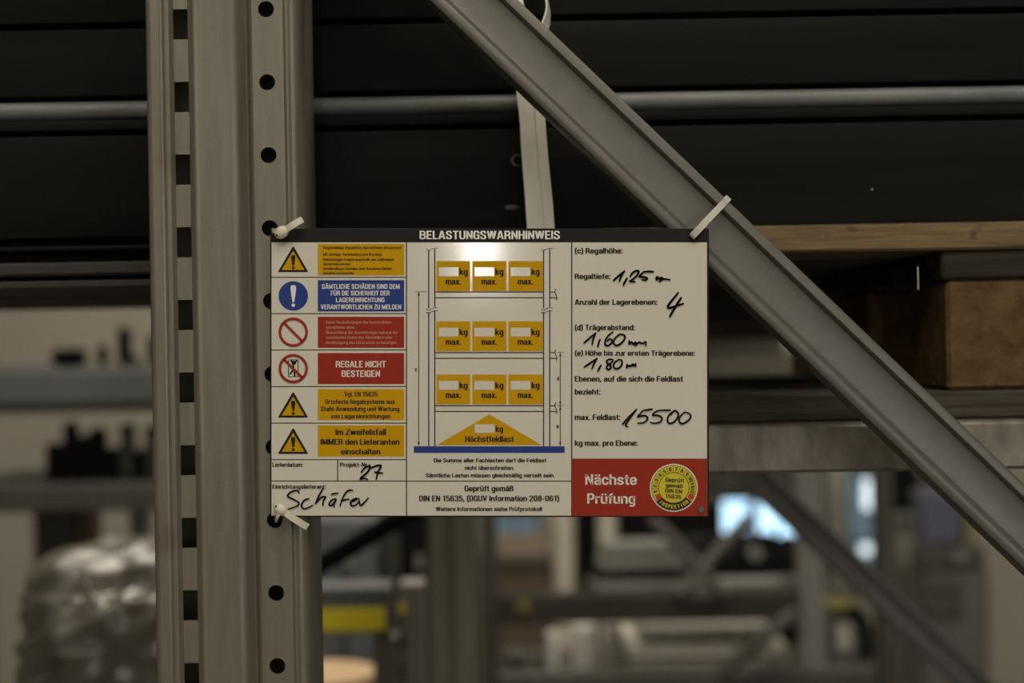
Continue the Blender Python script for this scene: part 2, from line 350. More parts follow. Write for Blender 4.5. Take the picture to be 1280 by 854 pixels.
# condensed bold sans lettering, drawn as broad strokes; cap height 7, x-height 5.1
def _o(l, r, b, t, cx=.75, cy=.85): return [(l + cx, t), (r - cx, t), (r, t - cy), (r, b + cy), (r - cx, b), (l + cx, b), (l, b + cy), (l, t - cy), (l + cx, t)]
_bowlR = [(.55, 3.7), (1.4, 4.65), (2.45, 4.65), (3.2, 3.8), (3.2, 1.3), (2.45, .45), (1.4, .45), (.55, 1.4)]
_bowlL = [(3.75 - x, y) for x, y in _bowlR]
_dot = lambda x, y: [(x, y), (x, y + 1.0)]
GL = {
 'A': (4.6, [[(.5, 0), (2.05, 6.9)], [(2.55, 6.9), (4.1, 0)], [(1.9, 6.6), (2.7, 6.6)], [(1.0, 1.9), (3.6, 1.9)]]),
 'B': (4.3, [[(.6, .45), (.6, 6.55), (2.7, 6.55), (3.5, 5.9), (3.5, 4.3), (2.8, 3.7), (.6, 3.7)], [(2.6, 3.7), (3.7, 3.0), (3.7, 1.2), (2.9, .45), (.6, .45)]]),
 'C': (4.2, [[(3.6, 4.6), (3.6, 5.6), (2.9, 6.55), (1.3, 6.55), (.6, 5.6), (.6, 1.4), (1.3, .45), (2.9, .45), (3.6, 1.4), (3.6, 2.5)]]),
 'D': (4.2, [[(.6, 3), (.6, 6.55), (2.6, 6.55), (3.6, 5.5), (3.6, 1.5), (2.6, .45), (.6, .45), (.6, 3.2)]]),
 'E': (3.7, [[(3.6, 6.55), (.6, 6.55), (.6, .45), (3.6, .45)], [(.6, 3.6), (3.3, 3.6)]]),
 'F': (3.6, [[(3.5, 6.55), (.6, 6.55), (.6, 0)], [(.6, 3.5), (3.2, 3.5)]]),
 'G': (4.2, [[(3.6, 4.8), (3.6, 5.6), (2.9, 6.55), (1.3, 6.55), (.6, 5.6), (.6, 1.4), (1.3, .45), (2.6, .45), (3.6, 1.4)], [(2.3, 3.3), (3.6, 3.3), (3.6, 0)]]),
 'H': (4.3, [[(.6, 0), (.6, 7)], [(3.7, 0), (3.7, 7)], [(.6, 3.6), (3.7, 3.6)]]),
 'I': (1.2, [[(.6, 0), (.6, 7)]]),
 'K': (4.2, [[(.6, 0), (.6, 7)], [(3.7, 7), (.8, 3.0)], [(1.7, 4.2), (3.8, 0)]]),
 'L': (3.5, [[(.6, 7), (.6, .45), (3.5, .45)]]),
 'M': (5.5, [[(.6, 0), (.6, 7)], [(4.9, 0), (4.9, 7)], [(.8, 6.8), (2.6, .8)], [(4.7, 6.8), (2.9, .8)], [(2.4, .5), (3.1, .5)]]),
 'N': (4.4, [[(.6, 0), (.6, 7)], [(3.8, 0), (3.8, 7)], [(.7, 6.8), (3.7, .2)]]),
 'O': (4.3, [_o(.6, 3.7, .45, 6.55)]),
 'P': (4.1, [[(.6, 0), (.6, 6.55), (2.7, 6.55), (3.5, 5.8), (3.5, 3.9), (2.7, 3.1), (.6, 3.1)]]),
 'R': (4.3, [[(.6, 0), (.6, 6.55), (2.7, 6.55), (3.5, 5.8), (3.5, 4.1), (2.7, 3.3), (.6, 3.3)], [(2.5, 3.3), (3.5, 2.5), (3.7, 0)]]),
 'S': (4.2, [[(3.5, 4.9), (3.5, 5.7), (2.8, 6.55), (1.4, 6.55), (.65, 5.7), (.65, 4.7), (1.2, 4.0), (3.0, 3.1), (3.6, 2.3), (3.6, 1.3), (2.9, .45), (1.3, .45), (.6, 1.3), (.6, 2.2)]]),
 'T': (4.0, [[(0, 6.55), (4.0, 6.55)], [(2.0, 6.5), (2.0, 0)]]),
 'U': (4.3, [[(.6, 7), (.6, 1.4), (1.3, .45), (3.0, .45), (3.7, 1.4), (3.7, 7)]]),
 'V': (4.3, [[(.5, 7), (1.95, .3)], [(3.8, 7), (2.35, .3)]]),
 'W': (6.4, [[(.5, 7), (1.65, .3)], [(2.9, 6.8), (1.95, .3)], [(3.5, 6.8), (4.45, .3)], [(5.9, 7), (4.75, .3)]]),
 'Z': (3.9, [[(.3, 6.55), (3.5, 6.55), (.5, .45), (3.8, .45)]]),
 'a': (3.7, [[(.7, 3.5), (.8, 4.2), (1.4, 4.65), (2.5, 4.65), (3.1, 4.0), (3.1, 0)], [(3.1, 2.95), (1.4, 2.6), (.6, 2.0), (.6, 1.0), (1.3, .45), (2.1, .45), (3.1, 1.4)]]),
 'b': (3.75, [[(.55, 0), (.55, 7)], _bowlR]),
 'c': (3.6, [[(3.1, 3.3), (3.1, 3.9), (2.45, 4.65), (1.25, 4.65), (.55, 3.8), (.55, 1.3), (1.25, .45), (2.45, .45), (3.1, 1.2), (3.1, 1.8)]]),
 'd': (3.75, [[(3.2, 0), (3.2, 7)], _bowlL]),
 'e': (3.75, [[(.55, 2.5), (3.2, 2.5), (3.2, 3.8), (2.5, 4.65), (1.25, 4.65), (.55, 3.8), (.55, 1.3), (1.25, .45), (2.5, .45), (3.15, 1.1), (3.15, 1.5)]]),
 'f': (2.3, [[(2.5, 6.55), (1.8, 6.55), (1.1, 5.9), (1.1, 0)], [(0, 4.65), (2.3, 4.65)]]),
 'g': (3.75, [[(3.2, 5.1), (3.2, -.9), (2.5, -1.6), (1.3, -1.6), (.65, -1.1)], _bowlL]),
 'h': (3.75, [[(.55, 0), (.55, 7)], [(.55, 3.7), (1.4, 4.65), (2.5, 4.65), (3.2, 3.9), (3.2, 0)]]),
 'i': (1.1, [[(.55, 0), (.55, 5.1)], [(.55, 5.9), (.55, 7)]]),
 'j': (1.3, [[(.75, 5.1), (.75, -.9), (.2, -1.6), (-.4, -1.6)], [(.75, 5.9), (.75, 7)]]),
 'k': (3.6, [[(.55, 0), (.55, 7)], [(3.2, 5.1), (.8, 2.2)], [(1.5, 3.1), (3.3, 0)]]),
 'l': (1.1, [[(.55, 0), (.55, 7)]]),
 'm': (5.8, [[(.55, 0), (.55, 5.1)], [(.55, 3.8), (1.2, 4.65), (2.2, 4.65), (2.9, 3.9), (2.9, 0)], [(2.9, 3.8), (3.6, 4.65), (4.5, 4.65), (5.25, 3.9), (5.25, 0)]]),
 'n': (3.75, [[(.55, 0), (.55, 5.1)], [(.55, 3.7), (1.4, 4.65), (2.5, 4.65), (3.2, 3.9), (3.2, 0)]]),
 'o': (3.75, [_o(.55, 3.2, .45, 4.65, .7, .8)]),
 'p': (3.75, [[(.55, -2), (.55, 5.1)], _bowlR]),
 'r': (2.5, [[(.55, 0), (.55, 5.1)], [(.55, 3.4), (1.4, 4.5), (2.6, 4.6)]]),
 's': (3.5, [[(2.95, 3.5), (2.95, 4.0), (2.3, 4.65), (1.2, 4.65), (.6, 4.0), (.6, 3.3), (1.1, 2.8), (2.5, 2.3), (3.0, 1.8), (3.0, 1.1), (2.3, .45), (1.2, .45), (.5, 1.1), (.5, 1.6)]]),
 't': (2.4, [[(1.1, 6.5), (1.1, 1.2), (1.6, .45), (2.5, .45)], [(0, 4.65), (2.3, 4.65)]]),
 'u': (3.75, [[(3.2, 0), (3.2, 5.1)], [(.55, 5.1), (.55, 1.2), (1.25, .45), (2.3, .45), (3.2, 1.4)]]),
 'v': (3.7, [[(.5, 5.1), (1.65, .3)], [(3.2, 5.1), (2.05, .3)]]),
 'w': (5.4, [[(.5, 5.1), (1.45, .3)], [(2.5, 4.9), (1.7, .3)], [(2.9, 4.9), (3.7, .3)], [(4.9, 5.1), (3.95, .3)]]),
 'x': (3.7, [[(.5, 5.1), (3.2, 0)], [(3.2, 5.1), (.5, 0)]]),
 'y': (3.7, [[(.5, 5.1), (1.9, .6)], [(3.3, 5.1), (1.8, -1.0), (1.3, -1.6), (.5, -1.6)]]),
 'z': (3.4, [[(.3, 4.65), (3.0, 4.65), (.4, .45), (3.2, .45)]]),
 'ß': (3.9, [[(.55, 0), (.55, 5.7), (1.3, 6.55), (2.4, 6.55), (3.0, 5.8), (3.0, 4.7), (2.1, 3.8), (3.3, 2.8), (3.3, 1.2), (2.6, .45), (1.6, .45)]]),
 '0': (4.0, [_o(.6, 3.4, .45, 6.55)]), '1': (3.2, [[(2.2, 0), (2.2, 7)], [(.6, 5.3), (2.2, 6.3)]]),
 '2': (4.0, [[(.6, 4.9), (.6, 5.7), (1.3, 6.55), (2.7, 6.55), (3.4, 5.7), (3.4, 4.5), (.7, 1.1), (.7, .45), (3.6, .45)]]),
 '3': (4.0, [[(.6, 5.2), (.6, 5.8), (1.3, 6.55), (2.7, 6.55), (3.3, 5.8), (3.3, 4.4), (2.7, 3.7), (1.7, 3.7)], [(2.6, 3.7), (3.4, 3.0), (3.4, 1.3), (2.7, .45), (1.3, .45), (.6, 1.2), (.6, 1.9)]]),
 '4': (4.1, [[(2.8, 0), (2.8, 6.9)], [(2.5, 6.6), (.5, 2.2)], [(.3, 1.8), (3.8, 1.8)]]),
 '5': (4.0, [[(3.3, 6.55), (.9, 6.55), (.7, 3.5)], [(.7, 3.6), (1.5, 4.2), (2.7, 4.2), (3.4, 3.4), (3.4, 1.3), (2.7, .45), (1.3, .45), (.6, 1.2), (.6, 1.8)]]),
 '6': (4.0, [[(3.3, 5.3), (3.3, 5.8), (2.7, 6.55), (1.3, 6.55), (.6, 5.6), (.6, 1.3), (1.3, .45), (2.7, .45), (3.4, 1.3), (3.4, 3.1), (2.7, 3.9), (1.4, 3.9), (.7, 3.2)]]),
 '7': (3.8, [[(.3, 6.55), (3.4, 6.55), (1.5, 0)]]), '8': (4.0, [_o(.8, 3.2, 3.75, 6.55), _o(.6, 3.4, .45, 3.7)]),
 '9': (4.0, [[(.7, 1.7), (.7, 1.2), (1.3, .45), (2.7, .45), (3.4, 1.4), (3.4, 5.7), (2.7, 6.55), (1.3, 6.55), (.6, 5.7), (.6, 3.9), (1.3, 3.1), (2.6, 3.1), (3.3, 3.8)]]),
 '(': (1.9, [[(1.7, 7.4), (.8, 5.6), (.6, 3.0), (.8, .4), (1.7, -1.4)]]), ')': (1.9, [[(.2, 7.4), (1.1, 5.6), (1.3, 3.0), (1.1, .4), (.2, -1.4)]]),
 '.': (1.1, [[(.55, 0), (.55, 1.1)]]), ',': (1.2, [[(.6, 1.1), (.6, 0), (.2, -1.2)]]), ':': (1.1, [[(.55, 0), (.55, 1.1)], [(.55, 3.9), (.55, 5.0)]]),
 '-': (2.4, [[(.2, 2.7), (2.2, 2.7)]]), ' ': (1.4, [])}
for u_, b_ in (('ä', 'a'), ('ö', 'o'), ('ü', 'u')): GL[u_] = (GL[b_][0], GL[b_][1] + [_dot(.95, 5.8), _dot(2.75, 5.8)])
for u_, b_ in (('Ä', 'A'), ('Ü', 'U'), ('Ö', 'O')): GL[u_] = (GL[b_][0], GL[b_][1] + [_dot(1.3, 7.5), _dot(3.0, 7.5)])
def stroke_quads(pts, tx, ty):
    """outline quads of a polyline drawn with a pen tx wide, ty high, mitred corners"""
    q = [Vector((x / tx, y / ty)) for x, y in pts]; closed = (q[0] - q[-1]).length < 1e-6; n = len(q); out = []
    def nrm(a, b): d = (b - a).normalized(); return Vector((-d.y, d.x))
    for i in range(n):
        if 0 < i < n - 1 or closed:
            a = q[i - 1] if i > 0 else q[-2]; b = q[i + 1] if i < n - 1 else q[1]
            n0, n1 = nrm(a, q[i]), nrm(q[i], b); m_ = n0 + n1; m_ = m_ / max(0.45, m_.length_squared / 2) / 1.0 if m_.length > .1 else n1
        else: m_ = nrm(q[i], q[i + 1]) if i == 0 else nrm(q[i - 1], q[i])
        m_ = m_ * .5; out.append((q[i] + m_, q[i] - m_))
    res = []
    for (a, b), (c, d) in zip(out, out[1:]): res.append([(v.x * tx, v.y * ty) for v in (a, b, d, c)])
    return res
def add_text(bm, s, x0, x1, ytop, ybase, lift, bold=0.022, rot=0, ref='H'):
    adv = 0; qs = []; tx = 1.08 + bold * 15; ty = 1.0
    for ch in s:
        wd_, st_ = GL[ch]
        for p in st_:
            for qd in stroke_quads(p, tx, ty): qs.append([(x + adv, y) for x, y in qd])
        adv += wd_ + 0.62
    xs = [x for q in qs for x, y in q]; a, b = min(xs), max(xs); sx = (x1 - x0) / (b - a); sy = (ybase - ytop) / 7
    cx, cy = (x0 + x1) / 2, (ytop + ybase) / 2; cr, sr = math.cos(math.radians(rot)), math.sin(math.radians(rot))
    for q in qs:
        vv = []
        for x, y in q:
            X = x0 + (x - a) * sx - cx; Y = ybase - y * sy - cy
            vv.append(bm.verts.new(SP(cx + X * cr - Y * sr, cy + X * sr + Y * cr, lift)))
        bm.faces.new(vv)
def text(s, x0, x1, ytop, ybase, m, parent, lift=3, name='printed_line', **k):
    bm = bmesh.new(); add_text(bm, s, x0, x1, ytop, ybase, lift, **k); face_cam(bm)
    return obj(name, bm, m, parent)
# plate, 2 mm thick, with a slightly rounded outline
bm = bmesh.new()
m4 = Matrix.Translation(P(612, 466, DS + 0.001)) @ signrot @ Matrix.Diagonal((S(548.5, DS), 0.002, S(361, DS), 1))
bmesh.ops.create_cube(bm, size=1, matrix=m4)
bmesh.ops.bevel(bm, geom=bm.edges[:], offset=0.0004, segments=1, affect='EDGES')
obj('backing_plate', bm, SD, sign)
ht = text('BELASTUNGSWARNHINWEIS', 524.5, 699.8, 288.6, 299, SWT, sign, 2, name='header_lettering', bold=0.012)
F = {}
def field(key, x0, y0, x1, y1): F[key] = sq('white_field', x0, y0, x1, y1, 1, SW, sign); return F[key]
# thin dark lines of the grid show between the fields
bm = bmesh.new(); quad(bm, 338.8, 302.6, 884.6, 645.3, 0.5); obj('grid_line_layer', bm, SL, sign)
rows = [(303.2, 346.1), (347.5, 391.5), (392.9, 437), (438.4, 482.7), (484.1, 528.4), (529.8, 574.1)]
for i, (a, b) in enumerate(rows): field('L%d' % i, 339.5, a, 507.3, b)
field('date', 339.5, 575.4, 421.3, 600.8); field('proj', 422.8, 575.4, 507.3, 600.8); field('supp', 339.5, 602.2, 507.3, 644.6)
field('diag', 508.9, 303.2, 713.8, 601); field('norm', 508.9, 602.4, 713.8, 644.6)
field('data', 715.5, 303.2, 883.6, 573.4)
red = sq('red_field', 714.8, 574.2, 884, 645, 1, SR, sign)
pan = {}
for i, (a, b, m_) in enumerate([(304.9, 344.2, SY), (350.3, 389.4, SB), (396, 434.9, SR), (441.4, 480.2, SR), (486.6, 525.2, SY), (531.9, 570.8, SY)]):
    pan[i] = sq('coloured_panel', 397.2, a, 505.2, b, 2, m_, sign)
# panel 1
for s, x1, y in (('Regelmäßige Inspektion durchführen (Experten)', 501.5, 311.2), ('Mit richtiger Verwendung und Wartung', 477, 319.6),
                 ('Belastungen tragen innerhalb der zulässigen', 492.5, 326), ('Sicherheitsnormen', 438, 331.6),
                 ('unfallbedingte Schäden dem Verantwortlichen', 490, 337.4), ('Einzelteil austauschen', 442.5, 342.9)):
    text(s, 404, x1, y - 3.1, y, INK, pan[0])
for s, x0, x1, a, b in (('SÄMTLICHE SCHÄDEN SIND DEM', 402.3, 499.5, 355.2, 361.2), ('FÜR DIE SICHERHEIT DER', 413.5, 487, 363.6, 369.4),
                        ('LAGEREINRICHTUNG', 420, 480.5, 372.1, 377.9), ('VERANTWORTLICHEN ZU MELDEN', 401, 501.5, 380.8, 386.6)):
    text(s, x0, x1, a, b, SWT, pan[1], bold=0.004)
for s, x1, y in (('Keine Veränderungen der Konstruktion', 489, 404.6), ('vornehmen ohne', 443, 411), ('Überprüfung der Auswirkungen anhand der', 497.5, 417.4),
                 ('technischen Daten des Herstellers oder', 490.5, 423.6), ('Genehmigung des Lieferanten zu besorgen.', 496.5, 430)):
    text(s, 407.3, x1, y - 3.6, y, SPINK, pan[2], bold=0.005)
text('REGALE NICHT', 419.8, 482.3, 451.4, 459.3, SWT, pan[3], bold=0.008); text('BESTEIGEN', 427, 475, 463.2, 471.2, SWT, pan[3], bold=0.008)
for s, x0, x1, a, b in (('Vgl. EN 15635', 430.3, 472, 489.8, 495.6), ('Ortsfeste Regalsysteme aus', 406.5, 493.6, 499.4, 505),
                        ('Stahl-Anwendung und Wartung', 400.9, 499.3, 508.3, 514), ('von Lagereinrichtungen', 413.3, 488.2, 517.6, 523.2)):
    text(s, x0, x1, a, b, INK, pan[4])
for s, x0, x1, a, b in (('Im Zweifelsfall', 419.2, 482.6, 536.5, 543.8), ('IMMER den Lieferanten', 400.6, 499.5, 548.9, 556), ('einschalten', 426.2, 475.6, 561, 568.2)):
    text(s, x0, x1, a, b, INK, pan[5], bold=0.03)
# pictograms
def warn_tri(ya, yb, par):
    bm = bmesh.new(); cx = 366.5
    poly(bm, ((cx - .9, ya), (cx + .9, ya), (385, yb - .8), (384.4, yb), (348, yb), (347.6, yb - .8)), 2); face_cam(bm); r = obj('warning_triangle', bm, SD, par)
    r2 = bmesh.new(); poly(r2, ((cx, ya + 5), (380.6, yb - 2.7), (352, yb - 2.7)), 3); face_cam(r2); obj('triangle_fill', r2, SY, r if par is sign else par)
    r3 = bmesh.new(); h = yb - ya
    poly(r3, ((cx - 2.2, ya + h * .33), (cx + 2.2, ya + h * .33), (cx + 2.7, ya + h * .42), (cx + 1.3, ya + h * .73), (cx - 1.3, ya + h * .73), (cx - 2.7, ya + h * .42)), 4)
    disc(r3, cx, ya + h * .83, 1.9, 4, n=14); face_cam(r3); obj('exclamation_mark', r3, SD, r)
for a, b in ((308.6, 340.2), (490.8, 522.2), (536, 567.6)): warn_tri(a, b, sign)
bm = bmesh.new(); disc(bm, 366.6, 370, 18.4, 2); face_cam(bm); bc = obj('blue_command_disc', bm, SB, sign)
bm = bmesh.new(); poly(bm, ((363.2, 358.5), (364.6, 356.6), (368.6, 356.6), (370.2, 358.5), (370, 363), (368, 377), (367.6, 378), (365.8, 378), (365.4, 377), (363.3, 363)), 3)
disc(bm, 366.6, 381.6, 2.2, 3, n=16); face_cam(bm); obj('exclamation_mark', bm, SWT, bc)
for cy in (415.3, 460.9):
    bm = bmesh.new(); disc(bm, 366.5, cy, 18.4, 4, 15); q = 16 * math.sin(math.pi / 4); line(bm, 366.5 - q, cy - q, 366.5 + q, cy + q, 3.2, 4); face_cam(bm)
    pr = obj('prohibition_ring', bm, SR, sign)
bm = bmesh.new(); cy = 460.9
for xx in (360.6, 372.6): line(bm, xx, 449.8, xx, 471.5, 1.0, 2)
for yy in (449.8, 471): line(bm, 360.6, yy, 372.6, yy, .7, 2)
for a in (((364, 450), (366, 455)), ((371, 450), (368.5, 455)), ((366, 454), (367.5, 463)), ((366, 463), (362.5, 468)), ((368, 463), (368.3, 471)), ((366, 455), (369, 455))): line(bm, *a[0], *a[1], 2.2, 2.2)
disc(bm, 367.3, 452.6, 1.8, 2.2, n=12); face_cam(bm); obj('climber_figure', bm, SD, pr)
# small captions, left
text('Lieferdatum:', 340.4, 378.8, 578.4, 583.6, INK, F['date']); text('Projekt-Nr.:', 424.9, 462.6, 578.4, 583.6, INK, F['proj'])
text('Einrichtungslieferant:', 340.4, 407.6, 605.9, 611.1, INK, F['supp'])
# rack diagram
dg = F['diag']
bm = bmesh.new()
for xx in (535.9, 543.5, 679.5, 687.2):
    line(bm, xx, 312.5 if xx in (535.9, 679.5) else 311.5, xx, 385.5 if xx in (535.9, 679.5) else 383.5, 1.6, 2); line(bm, xx, 390 if xx in (535.9, 679.5) else 388, xx, 558, 1.6, 2)
for yy in (365.1, 440.8, 507.3):
    line(bm, 543.5, yy, 679.5, yy, 1.4, 2); line(bm, 687.2, yy, 694, yy, 1.2, 2)
face_cam(bm); obj('diagram_upright_lines', bm, INKB, dg)
bm = bmesh.new()
for yy in (372.2, 448, 514.4):
    line(bm, 543.5, yy, 679.5, yy, 1.2, 2); line(bm, 687.2, yy, 695.5, yy, 1.2, 2)
    pts = [(694.8, yy - 11), (693.4, yy - 7.5), (694.8, yy - 4), (696.3, yy - .5), (695.6, yy + 3.2)]
    for a, b in zip(pts, pts[1:]): line(bm, *a, *b, 1.1, 2.2)
for x0 in (535.9, 679.5):
    for yy in (312, 386.3, 390.2):
        pts = [(x0 - 3.5, yy), (x0, yy + 1.6 if yy != 312 else yy + 1), (x0 + 4, yy - .6), (x0 + 7.6, yy - 1.8), (x0 + 11.5, yy - 1.4)]
        for a, b in zip(pts, pts[1:]): line(bm, *a, *b, .7, 2.4)
line(bm, 523.4, 365, 523.4, 557.5, 1.0, 2); line(bm, 518.5, 364.8, 533, 364.8, .5, 2)
line(bm, 700.3, 441, 700.3, 557.5, 1.0, 2)
for yy in (440.6, 507): line(bm, 696, yy, 705, yy, .5, 2)
for xx, ys in ((523.4, ((365, 1), (557.5, -1))), (700.3, ((441, 1), (506.5, -1), (508, 1), (557.5, -1)))):
    for yy, s in ys: poly(bm, ((xx, yy), (xx + 1.5, yy + 4.5 * s), (xx - 1.5, yy + 4.5 * s)), 2.6)
face_cam(bm); obj('diagram_beam_and_dimension_lines', bm, INK, dg)
text('c', 518.6, 521.3, 459, 464.2, INK, dg); text('d', 696.2, 699, 470.5, 475.5, INK, dg); text('e', 695.6, 698.6, 530, 535.5, INK, dg)
for (ya, yb) in ((326.4, 364), (401.8, 439), (468.4, 505.6)):
    for (xa, xb) in ((545.6, 587.6), (590.4, 633), (635.6, 678.4)):
        g = sq('yellow_load_box', xa, ya, xb, yb, 2, SY, sign)
        sq('blank_window', xa + 2.8, ya + 7.9, xa + 27.3, ya + 19, 3, SW, g)
        text('kg', xa + 28.6, xa + 39, ya + 9.3, ya + 17.2, INK, g, bold=0.035, ref='k'); text('max.', xa + 11.4, xa + 30.8, ya + 21.6, ya + 29.2, INK, g, bold=0.035)
bm = bmesh.new(); poly(bm, ((611.8, 518), (676.8, 556.4), (546.4, 556.4)), 2); face_cam(bm); g = obj('yellow_load_triangle', bm, SY, sign)
sq('blank_window', 593.4, 530.6, 618, 541.4, 3, SW, g); text('kg', 619.5, 629, 532.6, 540, INK, g, bold=0.035, ref='k'); text('Höchstfeldlast', 581.4, 642.3, 545.2, 552.6, INK, g, bold=0.03)
sq('blue_floor_bar', 517.2, 558, 705.8, 566.2, 2, SB, sign)
for s, x0, x1, a, b in (('Die Summe aller Fachlasten darf die Feldlast', 542.3, 683, 573, 578), ('nicht überschreiten.', 581, 642.8, 582.4, 587.4), ('Sämtliche Lasten müssen gleichmäßig verteilt sein.', 532, 693.5, 591.8, 596.8)):
    text(s, x0, x1, a, b, INK, dg)
nf = F['norm']
text('Geprüft gemäß', 580.6, 642, 607.2, 614.2, INK, nf, bold=0.025); text('DIN EN 15635, (DGUV Information 208-061)', 523.8, 699, 619.6, 626.6, INK, nf, bold=0.025)
text('Weitere Informationen siehe Prüfprotokoll', 544.7, 677.5, 633.8, 638.9, INK, nf)
df = F['data']
for s, x1, a, b in (('(c) Regalhöhe:', 778.5, 310, 316.8), ('Regaltiefe:', 763, 342.2, 348.7), ('Anzahl der Lagerebenen:', 821.7, 374.2, 380.9), ('(d) Trägerabstand:', 793.7, 406, 412.7),
                    ('(e) Höhe bis zur ersten Trägerebene:', 868.6, 438.1, 444.7), ('Ebenen, auf die sich die Feldlast', 853.9, 470.2, 477), ('bezieht:', 750.4, 486.4, 493.2),
                    ('max. Feldlast:', 775.6, 518.2, 525), ('kg max. pro Ebene:', 797, 550.4, 557.3)):
    text(s, 718.4, x1, a, b, INK, df, bold=0.028)
text('Nächste', 731.6, 796, 593, 606.2, SWT, red, bold=0.008); text('Prüfung', 734, 794, 617, 629.8, SWT, red, bold=0.008)
# inspection sticker
cx, cy = 842.3, 609.9
bm = bmesh.new(); disc(bm, cx, cy, 30, 2); face_cam(bm); stk = obj('inspection_sticker', bm, SWT, sign, label='round yellow inspection sticker')
bm = bmesh.new(); disc(bm, cx, cy, 28.3, 3); face_cam(bm); obj('sticker_ring', bm, STKY, stk)
bm = bmesh.new()
disc(bm, cx, cy, 19.4, 4, 18.7); disc(bm, cx, cy, 28, 4, 19.4, 218, 322, n=24)
for k in range(13):
    t = math.radians(202 - k * 18.4); line(bm, cx + 19 * math.cos(t), cy - 19 * math.sin(t), cx + 28 * math.cos(t), cy - 28 * math.sin(t), .45, 4)
for k in range(0, 120):
    if k % 2 == 0: disc(bm, cx, cy, 28.6, 4, 27.6, k * 3, k * 3 + 3, n=1)
for k in range(12):
    a = 193 - k * 18.4; t = math.radians(a); X, Y = cx + 23.6 * math.cos(t), cy - 23.6 * math.sin(t)
    s = str(k + 1); wv = 1.5 * len(s); add_text(bm, s, X - wv, X + wv, Y - 2.3, Y + 2.3, 5, rot=(90 - a))
for s, x0, x1, a, b in (('Geprüft', 831.8, 855.4, 597.8, 602.8), ('gemäß', 832.3, 853.4, 604.8, 609.6), ('DIN EN', 831.4, 852.8, 611.6, 616.4), ('15635', 831.8, 851.6, 618.5, 623.3)):
    add_text(bm, s, x0, x1, a, b, 5, rot=4, bold=0.01)
face_cam(bm); obj('sticker_print', bm, INK, stk)
bm = bmesh.new(); s = 'INSPEKTION'
for k, ch in enumerate(s):
    a = 228 + k * 9.4; t = math.radians(a); X, Y = cx + 23.8 * math.cos(t), cy - 23.8 * math.sin(t)
    wv = 0.5 if ch == 'I' else 1.5; add_text(bm, ch, X - wv, X + wv, Y - 2.4, Y + 2.4, 5, rot=270 - a)
face_cam(bm); obj('sticker_rim_lettering', bm, STKY, stk)
bm = bmesh.new(); disc(bm, 823.2, 621.6, 3.6, 5, n=16); disc(bm, 863.6, 621, 3.6, 5, n=16); face_cam(bm); obj('red_dots', bm, STKR, stk)
bm = bmesh.new()
c = P(876.3, 637, DS - 0.0006); bmesh.ops.create_cone(bm, segments=24, radius1=S(4.6, DS), radius2=S(3.8, DS), depth=0.0012, cap_ends=True, matrix=Matrix.Translation(c) @ Matrix.Rotation(math.pi / 2, 4, 'X'))
obj('corner_eyelet', bm, EYE, sign)
# handwriting: rounded marker strokes, each word one part
def strokes(name, data, org, sc, parent, wd, label):
    bm = bmesh.new()
    for st_ in data:
        pts = catmull([(org[0] + x / sc, org[1] + y / sc) for x, y in st_], 5)
        n = len(pts)
        for i in range(n - 1):
            w0 = wd * (0.75 + 0.25 * math.sin(math.pi * min(1, (i + 2) / n)))
            if math.hypot(pts[i + 1][0] - pts[i][0], pts[i + 1][1] - pts[i][1]) > 1e-4: line(bm, *pts[i], *pts[i + 1], w0, 6)
            disc(bm, *pts[i], w0 / 2, 6, n=10)
        disc(bm, *pts[-1], wd * .36, 6, n=10)
    face_cam(bm); return obj(name, bm, MARK, parent, label=label)
A = (760, 330); s1 = 12.2
strokes('handwriting', [[(85, 255), (140, 200), (200, 150), (250, 110)], [(250, 110), (205, 180), (175, 265)], [(290, 220), (255, 280), (235, 325)],
                        [(340, 190), (370, 140), (430, 105), (470, 115), (440, 175), (380, 230), (330, 262)], [(330, 262), (370, 265), (412, 272)],
                        [(690, 118), (620, 115), (545, 120)], [(545, 120), (500, 165), (480, 195), (560, 200), (600, 225), (570, 245), (520, 240)],
                        [(760, 195), (735, 215), (745, 240)], [(745, 240), (790, 215), (830, 215), (790, 265), (845, 230), (945, 240)]], A, s1, df, 2.6, 'black handwritten 1,25 m')
strokes('handwriting', [[(1070, 440), (990, 540), (915, 640), (940, 670), (1040, 640), (1150, 605)], [(1115, 515), (1050, 620), (960, 770), (945, 805)]], A, s1, df, 3.0, 'black handwritten 4')
A = (720, 410); s2 = 12.8
strokes('handwriting', [[(130, 240), (220, 160), (315, 80)], [(315, 80), (275, 180), (258, 270)], [(385, 185), (360, 250), (350, 305)],
                        [(590, 65), (520, 120), (470, 200), (470, 265), (510, 285), (570, 240), (575, 190), (530, 180), (500, 215)],
                        [(700, 105), (630, 160), (600, 230), (640, 280), (710, 255), (775, 180), (780, 125), (720, 100), (670, 115)],
                        [(855, 205), (850, 260), (890, 225), (910, 260), (955, 230), (950, 280), (1010, 230), (1060, 250), (1115, 220), (1115, 285)]], A, s2, df, 2.4, 'black handwritten 1,60 m')
strokes('handwriting', [[(135, 625), (230, 560), (335, 490)], [(335, 490), (290, 570), (255, 655)], [(400, 600), (370, 650), (350, 695)],
                        [(590, 510), (540, 500), (490, 530), (510, 570), (550, 600), (555, 645), (520, 665), (490, 640), (510, 595), (560, 560), (595, 515)],
                        [(690, 505), (620, 550), (600, 610), (630, 650), (690, 640), (735, 580), (730, 520), (680, 505)],
                        [(820, 580), (810, 635), (850, 600), (870, 615), (910, 580), (920, 610), (955, 575), (955, 620)]], A, s2, df, 2.4, 'black handwritten 1,80 m')
A = (770, 500)
